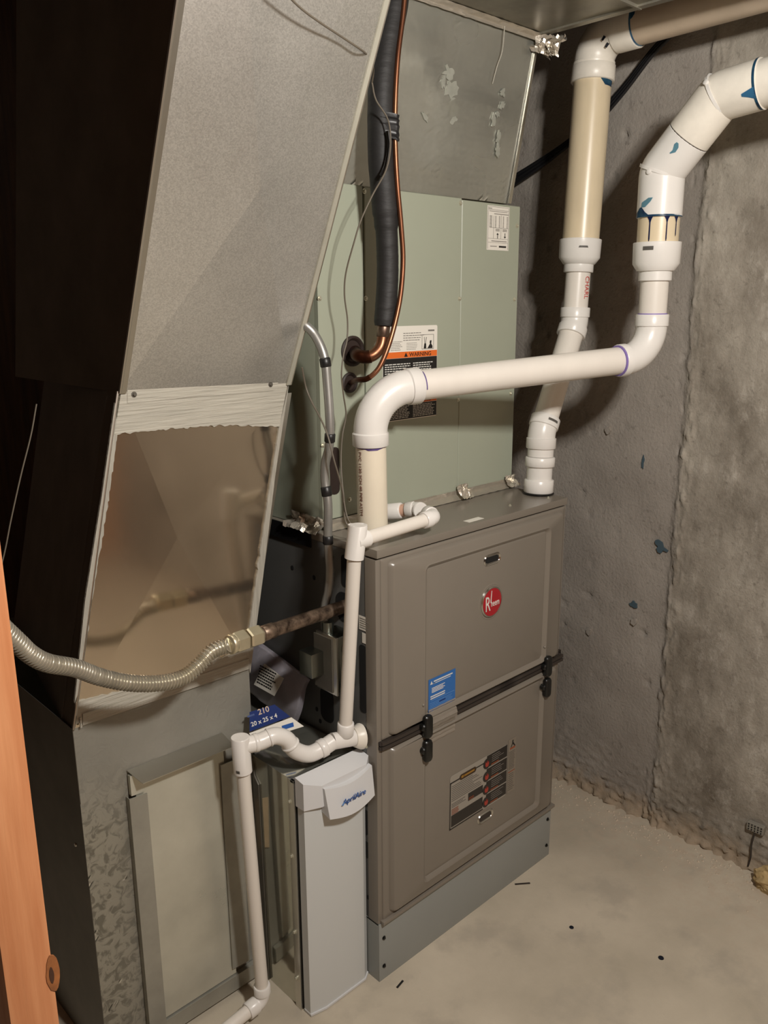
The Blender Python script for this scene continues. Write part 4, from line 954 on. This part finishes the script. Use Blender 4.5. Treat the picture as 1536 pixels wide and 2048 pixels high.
straight('pipe', bs+dbr*.028, A+dbr*.002, rp, PVC_PIPE, dr)
e_f = Vector((1.205, YC-.030, 1.020)); 
dd_ = (e_d-e_c).normalized()
A, B3, _ = elbow('elbow', e_d, e_c, e_f, rp, rh, .020, .008, PVC, dr, hub2=.018)
ddf = (e_f-e_d).normalized()
straight('pipe', B3-ddf*.004, e_f, rp, mat('pinkish_plastic', srgb(208, 168, 146), .4), dr)
collar('coupling', B3+ddf*.012, e_f+ddf*.024, rh, PVC, dr)
# down pipe to lower tee
straight('pipe', t0-dv*.028, lt+dv*.024, rp*1.03, PVC_PIPE, dr)
collar('tee_hub', lt+dv*.010, lt+dv*.040, rh, PVC, dr)
dl_ = Vector((1, -.06, -.035)).normalized()
FPORT = Vector((X0-.004, 1.172, lt.z-.004))
dl_ = (FPORT-lt).normalized()
straight('tee_run', lt-dl_*.030, FPORT-dl_*.010, rh, PVC, dr)
bm = bmesh.new(); sweep(bm, [FPORT-dl_*.016, FPORT-dl_*.002, FPORT+dl_*.002], [.020, .027, .027], seg=24); build('port_flange', bm, PVC_DIRTY, dr, 'white flange screwed to the furnace side')
screw(dr, FPORT-dl_*.003+Vector((0, -.022, -.014)), (-1, 0, 0), .0035)
# trap
ts = Vector((.808, 1.232, 0)); ts.z = at(482, 1510, 1, 1.232).z; 
k1 = at(568, 1483, 1, 1.21); k2_ = at(592, 1513, 1, 1.20); k3 = at(620, 1520, 1, 1.19); 
stp = at(484, 1492, 1, 1.232)
trp = [stp, at(520, 1483, 1, 1.222), at(548, 1472, 1, 1.214), at(572, 1478, 1, 1.208), at(590, 1500, 1, 1.203), at(618, 1508, 1, 1.196), at(645, 1496, 1, 1.190), lt-dl_*.028]
Q = cat(trp, 8); build('trap_bend', S(Q, [rh*.98]*len(Q), seg=28), PVC, dr, 'S shaped trap of joined elbows')
def hubat(i, w=.012, r=rh+.0018):
    d = (Q[i+1]-Q[i-1]).normalized(); collar('trap_hub', Q[i]-d*w/2, Q[i]+d*w/2, r, PVC, dr)
hubat(28, .006); hubat(13, .004, rh+.0012); hubat(48, .016); hubat(6, .010, rh+.001)
# left standpipe tee and down pipe
fe = at(524, 1985, 1, 1.235); fe = Vector((.820, 1.24, .030))
ttop = at(480, 1474, 1, 1.232); tbot = at(486, 1543, 1, 1.232); dn = (fe-ttop).normalized()
hollow('tee_standpipe', tbot, ttop, .0180, .0148, .05, PVC, dr)
patch('stamp', lerp(tbot, ttop, .12), -dn, .0183, EYE, [(-.003, -45, -20), (.003, -45, -20)], INKG, dr)
flr = at(425, 2080, 2, .020)
A, B4, _ = elbow('elbow', fe, tbot, flr, rp, rh+.0006, .018, .020, PVC, dr, hub2=.024)
straight('pipe', tbot-dn*.006, A+dn*.002, rp*1.02, PVC_PIPE, dr)
dfl = (flr-fe).normalized()
straight('pipe', B4-dfl*.004, B4+dfl*.9*0.6, rp*1.02, PVC_PIPE, dr)

# ================================================================== GAS LINE
ga = empty('gas_line', 'corrugated stainless gas hose joined to a dark iron pipe entering the furnace', 'gas line', (.793, 1.2, .866))
g_in = Vector((X0+.03, 1.216, .860)); gf = at(497, 1277, 1, 1.195)
dg_ = (g_in-gf).normalized()
straight('iron_pipe', gf+dg_*.012, g_in, .0133, STEELPIPE, ga, 'dark iron pipe smeared with sealant')
collar('pipe_coupling', gf+dg_*.030, gf+dg_*.060, .0150, STEELPIPE, ga)
def hexnut(a, b, r, mt): return build('hex_fitting', S([a, lerp(a, b, .12), lerp(a, b, .88), b], [r*.9, r, r, r*.9], seg=6), mt, ga, smooth=False)
hexnut(gf-dg_*.004, gf+dg_*.026, .0200, BRASS); hexnut(gf-dg_*.036, gf-dg_*.008, .0205, BRASS)
collar('ferrule', gf-dg_*.044, gf-dg_*.032, .0180, BRASS, ga)
fp = [gf-dg_*.040, at(455, 1291, 1, 1.198), at(425, 1302, 1, 1.2), at(400, 1328, 1, 1.2), at(368, 1354, 1, 1.2), at(320, 1366, 1, 1.2), at(260, 1366, 1, 1.2), at(200, 1354, 1, 1.2), at(150, 1336, 1, 1.19), at(95, 1326, 1, 1.18), at(60, 1308, 1, 1.17), at(30, 1280, 1, 1.16), at(-60, 1200, 1, 1.14), at(-160, 1150, 1, 1.12)]
Q = cat(fp, 12)
Ls = [0]
for i in range(1, len(Q)): Ls.append(Ls[-1]+(Q[i]-Q[i-1]).length)
pitch = .0060; n = int(Ls[-1]/pitch*8); PP, RR = [], []; j = 0
for i in range(n+1):
    s_ = Ls[-1]*i/n
    while j < len(Ls)-2 and Ls[j+1] < s_: j += 1
    t = (s_-Ls[j])/max(1e-9, Ls[j+1]-Ls[j]); PP.append(lerp(Q[j], Q[j+1], t)); RR.append(.0122+.0022*math.cos(2*math.pi*s_/pitch))
build('corrugated_hose', S(PP, RR, seg=18), FLEXM, ga, ang=80)

# ================================================================== CONDUIT + BOX
cd = empty('electrical_conduit', 'bent grey metal conduit banded with black tape beside the coil cabinet', 'conduit', (1.025, 1.24, .80))
cp_ = [at(560, 615, 1, 1.36), at(600, 643, 0, 1.005), at(628, 668, 0, 1.020), at(648, 712, 0, 1.026), at(655, 770, 0, 1.028), at(660, 850, 0, 1.028), at(658, 895, 0, 1.028), at(651, 925, 0, 1.027), at(650, 960, 0, 1.026), at(656, 1010, 0, 1.026), at(656, 1080, 0, 1.025), at(660, 1140, 0, 1.022), at(657, 1180, 0, 1.018), at(650, 1215, 0, 1.014), at(651, 1262, 0, 1.010)]
Q = cat(cp_, 8); build('tube', S(Q, .0088, seg=22), CONDUIT, cd)
def band(y, w):
    i = min(range(len(Q)), key=lambda k: abs(((Q[k]-EYE).dot(AX_D)/(Q[k]-EYE).dot(AX_F)*F+1024)-y)); i = max(1, min(len(Q)-2, i)); d = (Q[i+1]-Q[i-1]).normalized()
    collar('tape_band', Q[i]-d*w/2, Q[i]+d*w/2, .0105, TAPE_BLK, cd)
for y, w in ((724, .018), (877, .018), (985, .020), (1078, .018)): band(y, w)
jb = empty('junction_box', 'grey metal junction box with a switch cover on the furnace side', 'box', (1.0, 1.24, .70))
yb0, yb1, zb0, zb1 = 1.186, 1.246, .690, .812
build('box_body', B(1.000, X0-.001, yb0, yb1, zb0, zb1, bev=.006, seg=3), BOXM, jb)
build('box_lip', B(.996, 1.001, yb0-.002, yb1+.002, zb0-.002, zb1+.002, bev=.001), GALV_EDGE, jb)
build('switch_cover', B(.962, .9945, 1.222, 1.262, .724, .776, bev=.003), BOXM, jb)
build('box_cover', B(.9935, .9962, 1.196, 1.252, .692, .808), GALV_DARK, jb)
for z in (.785, .752, .718):
    FJ = Face((1.024, yb0, z), (1, 0, 0), (0, 0, 1)); build('knockout', disc(FJ, 0, [(.0135, .0), (.0135, .0008), (.0122, .0008), (.0118, .0002)], 24), BOXM, jb)
build('conduit_connector', S([(1.010, 1.246-.02, .812), (1.010, 1.226, .835)], .0125, seg=16), BOXM, jb)

# ================================================================== LINESET
sl = empty('suction_line', 'thick black foam-insulated refrigerant pipe with copper elbow', 'pipe', (1.15, 1.2, 1.33))
yS = 1.222
sp_ = [at(793, -40, 1, yS), at(790, 0, 1, yS), at(776, 80, 1, yS), at(765, 160, 1, yS), at(762, 235, 1, yS), at(763, 320, 1, yS), at(769, 400, 1, yS), at(774, 480, 1, yS), at(775, 560, 1, yS), at(769, 652, 1, yS)]
Q = cat(sp_, 12); rr_ = []
for i in range(len(Q)):
    t = i/len(Q); q = .0255+.0006*noise.noise(Vector((t*26, 0, 0)))
    if t > .74: q = .0215+.0006*noise.noise(Vector((t*80, 2, 0)))
    elif t > .70: q = .0235
    rr_.append(q)
rr_[-1] = .0195; rr_[-2] = .0215; build('foam_sleeve', S(Q, rr_, seg=28), FOAM, sl)
gr = Vector((gx(1.180), YC-.004, cz(1.362))); k0 = at(769, 640, 1, yS); 
cpp = [k0, at(766, 672, 1, yS), at(761, 694, 1, yS), at(748, 709, 1, 1.226), at(733, 714, 1, 1.236), at(716, 711, 1, 1.256), gr+Vector((.004, 0, -.002))]
Qc = cat(cpp, 8); build('copper_elbow', S(Qc[:33], .0118, seg=22), COPPER, sl, 'bright copper elbow'); build('copper_stub', S(Qc[28:], .0132, seg=22), COPPER_DK, sl, 'blackened copper stub into the grommet')
collar('solder_sleeve', Qc[0], Qc[9], .0128, mat('dull_solder', srgb(150, 132, 120), .4, 1.0, col2=srgb(110, 84, 70), vscale=40), sl)
ll = empty('liquid_line', 'thin copper refrigerant line curving down beside the black foam pipe', 'pipe', (1.16, 1.2, 1.3))
yL = 1.195
lp = [at(811, -30, 1, yL), at(806, 30, 1, yL), at(796, 110, 1, yL), at(791, 190, 1, yL), at(790, 270, 1, yL), at(794, 360, 1, yL), at(802, 450, 1, yL), at(806, 520, 1, yL), at(801, 590, 1, yL), at(789, 650, 1, yL), at(774, 700, 1, yL), at(757, 737, 1, 1.20), at(735, 757, 1, 1.215), at(715, 760, 1, 1.245), Vector((gx(1.170), YC-.004, cz(1.297)))]
Ql = cat(lp, 8); build('tube', S(Ql[:97], .0050, seg=16), COPPER, ll); build('tube_end', S(Ql[94:], .0056, seg=16), COPPER_DK, ll, 'darkened end entering the grommet')
wr = empty('tape_wrap', 'black tape wrapped round both refrigerant pipes below the ceiling', 'tape', (1.17, 1.21, 1.79))
ca = at(764, 247, 1, yS); cb = at(790, 247, 1, yL)
bm = bmesh.new(); ax2 = (cb-ca); ax2.z = 0; Ld = ax2.length; ex_ = ax2.normalized(); ey_ = Vector((-ex_.y, ex_.x, 0)); prev = None
for k in range(13):
    z_ = -.022+.040*k/12; jit = .0010*math.sin(k*2.3); rg = []
    for i in range(36):
        a_ = 2*math.pi*i/36; c_, s_ = math.cos(a_), math.sin(a_); base = ca if c_ < .55 else cb
        rr2 = (.0268 if c_ < .55 else .0078)+jit
        rg.append(bm.verts.new(base+ex_*rr2*c_+ey_*rr2*s_+Vector((0, 0, z_-.010*c_*(1 if k < 6 else .4)))))
    if prev:
        for i in range(36): bm.faces.new((prev[i], prev[(i+1) % 36], rg[(i+1) % 36], rg[i]))
    prev = rg
build('wrap', bm, TAPE_BLK, wr); build('tie_tail', S(cat([at(775, 262, 1, 1.19), at(779, 290, 1, 1.188), at(772, 330, 1, 1.19), at(763, 352, 1, 1.192)], 6), .004, seg=8), TAPE_BLK, wr)

# ================================================================== THERMOSTAT WIRES
tw = empty('thermostat_wire', 'thin grey control wire looping from the duct top down past the coil cabinet', 'wire', (1.09, 1.2, 1.0))
upn = un
def onu(px, py, lift):                       # point just in front of the leaning sheet
    d = ray(px, py); return EYE+d*(((u0+un*lift)-EYE).dot(un)/d.dot(un))
w1 = [onu(560, -25, .05), onu(600, 15, .045), onu(640, 45, .04), onu(690, 78, .03), onu(728, 104, .018), at(742, 120, 1, 1.13), at(747, 140, 1, 1.17), at(744, 165, 1, 1.19)]
Q = cat(w1, 10); build('wire_run', S(Q, .0016, seg=8), WIRE_G, tw)
w2 = [at(744, 165, 1, 1.19), at(752, 200, 1, 1.185), at(776, 240, 1, 1.178), at(781, 290, 1, 1.176), at(772, 340, 1, 1.178), at(745, 390, 1, 1.18), at(722, 440, 1, 1.19), at(708, 485, 1, 1.2), at(692, 545, 1, 1.22), at(689, 590, 1, 1.23), at(695, 640, 1, 1.235), at(694, 680, 1, 1.235), at(687, 710, 1, 1.235), at(683, 750, 1, 1.235), at(687, 790, 1, 1.24), at(692, 830, 1, 1.245), at(685, 870, 1, 1.245), at(682, 920, 1, 1.24), at(686, 980, 1, 1.22), at(697, 1040, 1, 1.19), Vector((1.076, 1.176, ZT+.003))]
Q = cat(w2, 8); build('wire_run', S(Q, .0015, seg=8), WIRE_G, tw)
w3 = [at(604, 735, 0, 1.0), at(612, 775, 0, 1.012), at(624, 805, 0, 1.014), at(640, 835, 0, 1.014), at(655, 870, 0, 1.012), at(668, 920, 0, 1.015), at(682, 970, 0, 1.03), at(688, 1010, 1, 1.21), at(695, 1050, 1, 1.185), Vector((1.079, 1.171, ZT+.003))]
tw2 = empty('low_voltage_wire', 'thin brown grey wire sagging across the taped conduit to the furnace top', 'wire', (1.03, 1.2, 1.0))
build('wire_run', S(cat(w3, 8), .0017, seg=8), WIRE_G, tw2)
hw = build('hanging_wire', S(cat([at(73, 808, 1, 1.25), at(62, 870, 1, 1.25), at(42, 950, 1, 1.25), at(22, 1040, 1, 1.25), at(8, 1110, 1, 1.25), at(-20, 1220, 1, 1.25), Vector((.36, 1.20, 1.00))], 6), .0011, seg=6), WIRE_G, loc=(0, 0, 0))
tag(hw, 'thin pale wire hanging in the dark left of the duct', 'wire')

# ================================================================== WALL CABLES
for i, (off, lab) in enumerate(((0, 'black cable on the concrete wall, upper of the slanting three'), (.014, 'black cable on the concrete wall, middle of the slanting three'), (.027, 'black cable on the concrete wall, lowest of the slanting three'))):
    P = [at(960, 392+i*6, 0, 1.99), at(1020, 358+i*9, 0, 1.992), at(1085, 318+i*8, 0, 1.994), at(1140, 280+i*6, 0, 1.996), at(1190, 235+i*10, 0, 1.996), at(1250, 170+i*9, 0, 1.996), at(1305, 100+i*8, 0, 1.996), at(1350, 52+i*8, 0, 1.995), at(1400, -10+i*8, 0, 1.99), at(1440, -60, 0, 1.985)]
    P = [p+Vector((-.004*i, 0, 0)) for p in P]
    o = build('wall_cable', S(cat(P, 8), (.0058, .0050, .0045)[i], seg=12), WIRE_B, loc=(0, 0, 0)); tag(o, lab, 'cable', 'cables slanting over the concrete wall')

# ================================================================== DOCUMENT BAG
db = empty('document_bag', 'clear bag of filter papers with a navy label tucked behind the duct', 'bag', (.96, 1.36, FZ+.002))
def surf(c, bulge, nx=14, nz=10, th=.003):
    c = [Vector(q) for q in c]
    nrm = (c[1]-c[0]).cross(c[3]-c[0]).normalized()
    if nrm.dot(EYE-c[0]) < 0: nrm = -nrm
    bm = bmesh.new()
    return sheet_grid(bm, c[0], c[1], c[2], c[3], nx, nz, lambda s, t: bulge*math.sin(math.pi*s)*math.sin(math.pi*(.2+.6*t))+.001*noise.noise(Vector((s*6, t*6, 1))), th, nrm)
TR_ = at(619, 1352, 0, 1.034); TL_ = at(492, 1268, 0, 1.034); BR_ = at(588, 1446, 2, FZ+.020); BL_ = BR_+(TL_-TR_)
un2 = (BR_-BL_).cross(TL_-BL_).normalized()
if un2.dot(EYE-BR_) < 0: un2 = -un2
def leaf(lift, th, round_=.012, amp=.001, seed=0):
    bm = bmesh.new(); rows = []
    for k in range(13):
        t = k/12; row = []
        w = .016*math.sin(math.pi*min(1, t*1.15))           # the near end bows out
        for i in range(21):
            s_ = i/20; p = lerp(lerp(BL_, BR_, s_), lerp(TL_, TR_, s_), t)
            p = p+(BR_-BL_).normalized()*w*s_ + un2*(lift+round_*math.sin(math.pi*t)*(.4+.6*s_)+amp*noise.noise(Vector((s_*9, t*5, seed)))) + (TL_-BL_).normalized()*(-.010*s_*s_)
            row.append(bm.verts.new(p))
        rows.append(row)
    for k in range(12):
        for i in range(20): bm.faces.new((rows[k][i], rows[k][i+1], rows[k+1][i+1], rows[k+1][i]))
    bmesh.ops.solidify(bm, geom=bm.faces[:], thickness=th); return bm
build('booklet', leaf(-.006, .003), BOOK, db, 'curled lilac white booklet'); build('booklet', leaf(-.001, .003, seed=3), BOOK, db)
build('poly_sleeve', leaf(.004, .0006, .014, .003, 5), POLY, db, 'creased clear plastic sleeve')
def onb(px, py, lift):
    d = ray(px, py); return EYE+d*(((BR_+un2*lift)-EYE).dot(un2)/d.dot(un2))
LS = .024
fs = [onb(508, 1369, LS), onb(549, 1392, LS), onb(568, 1357, LS), onb(529, 1327, LS)]
Fs = Face(fs[0], fs[1]-fs[0], un2.cross(fs[1]-fs[0]))
L1 = (fs[1]-fs[0]).length; L2 = (fs[3]-fs[0]).dot(Fs.v)
bm = prism(bmesh.new(), fs, un2*.0006); stk = build('data_sticker', bm, PAPER, db, 'white data sticker with black print')
printed('sticker_print', Fs, lines(L1*.12, L1*.95, L2*.12, L2*.9, 7, .5, .2, True), INK, stk, .0009)
# navy label card facing the viewer
c0, c1, c3 = at(499, 1463, 1, 1.295), at(580, 1433, 1, 1.275), at(499, 1424, 1, 1.305)
dn2 = (c1-c0).cross(c3-c0).normalized()
if dn2.dot(EYE-c0) < 0: dn2 = -dn2
def onc(px, py): d = ray(px, py); return EYE+d*((c0-EYE).dot(dn2)/d.dot(dn2))
Fn = Face(c0, c1-c0, dn2.cross(c1-c0))
if Fn.n.dot(dn2) < 0: Fn.n = -Fn.n
bm = prism(bmesh.new(), [c0, c1, onc(549, 1409), c3], dn2*.0010); nlo = build('navy_card', bm, NAVY, db, 'navy label card reading 210 and 20 x 25 x 4')
text('card_lettering', '20 x 25 x 4', Fn, .006, .0080, .0125, WHITEI, nlo, h=.0013, bold=.0002)
text('card_lettering', '210', Fn, .026, .0255, .0165, mat('pale_tan_print', srgb(200, 180, 160)), nlo, h=.0013, bold=.0002)
printed('card_lettering', Fn, [(.003, .018, .028, .0315)], mat('dim_print', srgb(60, 80, 130)), nlo, .0013)
wc = [onc(499, 1467), onc(512, 1484), onc(609, 1453), onc(584, 1435)]
wc = [p-dn2*.004 for p in wc]
bm = prism(bmesh.new(), wc, dn2*.0010); wco = build('white_card', bm, PAPER, db, 'white card edge with a small blue box')
Fw = Face(wc[1], wc[2]-wc[1], dn2.cross(wc[2]-wc[1])); wl_ = (wc[2]-wc[1]).length
printed('card_box', Fw, [(wl_*.56, wl_*.80, .006, .015)], LOGO, wco, .0012)
printed('card_print', Fw, lines(wl_*.18, wl_*.50, .004, .014, 4, .35, .2)+[(wl_*.03, wl_*.12, .004, .0055), (wl_*.03, wl_*.045, .004, .012), (wl_*.105, wl_*.12, .004, .012), (wl_*.03, wl_*.12, .011, .0125)], INKG, wco, .0012)

# ================================================================== WOOD STUD
sd = bmesh.new(); sx1 = .2010
box(sd, sx1-.038, sx1, .615, .705, 0, ZC, bev=.0025)
so_ = build('wall_stud', sd, WOOD, loc=(sx1-.019, .66, 0)); tag(so_, 'orange pine wall stud standing at the left edge', 'stud')
kn = build('knot', blot('k', Face((0, .615, 0), (1, 0, 0), (0, 0, 1)), at(105, 1945, 1, .615).x, at(105, 1945, 1, .615).z, .0055, .018, 0, 0, -.001, .0006, jag=.1), mat('knot_brown', srgb(110, 66, 34), .6, col2=srgb(150, 92, 48), vscale=60), so_)
build('knot', blot('k', Face((0, .615, 0), (1, 0, 0), (0, 0, 1)), at(103, 1950, 1, .6145).x, at(103, 1950, 1, .6145).z, .0020, .008, 0, 0, .0005, .0009, jag=.1), mat('knot_dark', srgb(60, 34, 20), .6), so_)

# ================================================================== DARK CORNER: yellow riser, second stud, plates
yr = empty('yellow_gas_riser', 'blurred yellow coated pipe standing in the dark behind the duct', 'pipe', (.60, 2.15, 0))
yx = at(90, 1300, 1, 2.15)
ORG[yr] = Vector((yx.x, 2.15, 0)); yr.location = ORG[yr]
build('riser', S([(yx.x, 2.15, 0), (yx.x, 2.15, at(90, 1235, 1, 2.15).z)], .026, seg=20), YELLOW, yr)
build('riser_collar', S([(yx.x, 2.15, 0), (yx.x, 2.15, .04)], .038, seg=20), YELLOW, yr)

# ================================================================== BULB (the lamp that lights the room; out of frame)
bu = empty('ceiling_bulb', 'bare bulb hanging from the ceiling by a cord', 'lamp', (LAMP.x, LAMP.y, LAMP.z))
build('socket', S([LAMP+Vector((0, 0, .058)), LAMP+Vector((0, 0, .11))], [.018, .022], seg=20), BLACKP, bu)
build('glass_bulb', S([LAMP+Vector((0, 0, z)) for z in (-.026, -.024, -.016, -.004, .010, .024, .040, .060)], [.002, .010, .019, .025, .025, .020, .013, .012], seg=24), mat('lit_bulb', (1.0, .90, .75, 1), .4, emis=12), bu)
build('cord', S([LAMP+Vector((0, 0, .11)), Vector((LAMP.x, LAMP.y, ZC))], .004, seg=8), WIRE_B, bu)

# ================================================================== FLOOR THINGS
for (px, py, r_, lab) in ((1143, 1855, .0055, 'navy glue drop on the floor, the one nearer the furnace'), (1322, 1916, .0065, 'navy glue drop on the floor, the one nearer the lower right corner')):
    w = at(px, py, 2, 0); FZf = Face((w.x, w.y, 0), (1, 0, 0), (0, 1, 0))
    o = build('glue_drop', disc(FZf, 0, [(r_, 0), (r_*.95, .0012), (r_*.5, .0016)], 20), COATBLK, loc=(w.x, w.y, 0)); tag(o, lab, 'glue drop')
for (px, py, L_, ang_, lab) in ((990, 1768, .006, .3, 'dark chip on the floor in front of the furnace stand'), (1045, 1768, .020, -.66, 'thin dark splinter on the floor before the furnace'), (800, 1969, .012, .2, 'small dark chip on the floor beside the filter door')):
    w = at(px, py, 2, 0); bm = B(-L_, L_, -.0022, .0022, 0, .002, bev=.0006); bm.transform(Matrix.Rotation(ang_, 4, 'Z')); bm.transform(Matrix.Translation((w.x, w.y, 0)))
    o = build('floor_chip', bm, INK if L_ < .015 else GASKET, loc=(w.x, w.y, 0)); tag(o, lab, 'debris')
# loose concrete crumbs: nobody could count them
bm = bmesh.new(); random.seed(11); cnt = 0
def crumb(bm, x, y, s):
    q = [Vector((x+s*random.uniform(.4, 1)*math.cos(a), y+s*random.uniform(.4, 1)*math.sin(a), 0)) for a in (0, 1.5, 3.1, 4.6)]
    t_ = bm.verts.new((x, y, s*random.uniform(.4, .9))); vv = [bm.verts.new(p) for p in q]
    for i in range(4): bm.faces.new((vv[i], vv[(i+1) % 4], t_))
for _ in range(150):
    y = random.uniform(.35, 1.5); crumb(bm, XW-.030-abs(random.gauss(0, .02)), y, random.uniform(.002, .007))
while cnt < 620:
    y = random.uniform(.35, 1.75); x = XW-.03-abs(random.gauss(0, .055))-.01
    if x < 1.70: continue
    crumb(bm, x, y, random.choice((.0015, .002, .003, .0045))*random.uniform(.7, 1.2)); cnt += 1
for _ in range(260):
    x, y = random.uniform(.95, 2.0), random.uniform(.3, 1.10); crumb(bm, x, y, random.uniform(.0008, .0018))
tag(build('floor_crumbs', bm, mat('pale_crumbs', srgb(192, 178, 158), .8), smooth=False), 'pale concrete crumbs and dust scattered along the foot of the wall', 'debris', None, 'stuff')
# lump of expanding foam at the foot of the wall
def lump(c, r, seed, sc=(1, 1, 1)):
    bm = bmesh.new(); bmesh.ops.create_icosphere(bm, subdivisions=4, radius=1)
    for v in bm.verts:
        n_ = v.co.normalized(); k = 1+.28*noise.fractal(n_*2.2+Vector((seed, 0, 0)), 1, 2, 3)
        v.co = Vector((c[0]+n_.x*r*sc[0]*k, c[1]+n_.y*r*sc[1]*k, max(0.0, c[2]+n_.z*r*sc[2]*k)))
    return bm
w = at(1532, 1760, 2, .02)
o = build('foam_lump', lump((w.x+.0, w.y-.012, .024), .034, 4, (1, 1.2, .95)), FOAMY, loc=(w.x, w.y, 0)); tag(o, 'yellowish lump of hardened foam on the floor against the wall', 'foam lump')
tz = at(1512, 1655, 0, XW-.012)
mt_ = empty('wall_tie', 'small grey perforated metal tie set in the wall above the foam lump', 'bracket', (tz.x, tz.y, tz.z))
FWt = Face((XW-.018, tz.y, tz.z), (0, -1, 0), (0, 0, 1))
bm = bmesh.new(); loft(bm, FWt, [(-.022, .022, -.012, .012, .003, -.012), (-.022, .022, -.012, .012, .003, .0), (-.021, .021, -.011, .011, .003, .001)]); build('plate', bm, mat('grey_tie', srgb(132, 128, 118), .7), mt_)
bm = bmesh.new()
for i in range(5):
    for j_ in range(3):
        bmesh.ops.translate(bm, verts=bmesh.ops.create_cube(bm, size=.003)['verts'], vec=FWt.p(-.016+.008*i, -.007+.007*j_, .001))
build('holes', bm, BLACKHOLE, mt_, smooth=False)
bm = S(cat([FWt.p(.0, -.012, -.002), FWt.p(-.004, -.05, .0), FWt.p(-.002, -.085, .002), FWt.p(-.006, -.115, .002)], 6), .0022, seg=8); build('wire_tail', bm, GASKET, mt_)
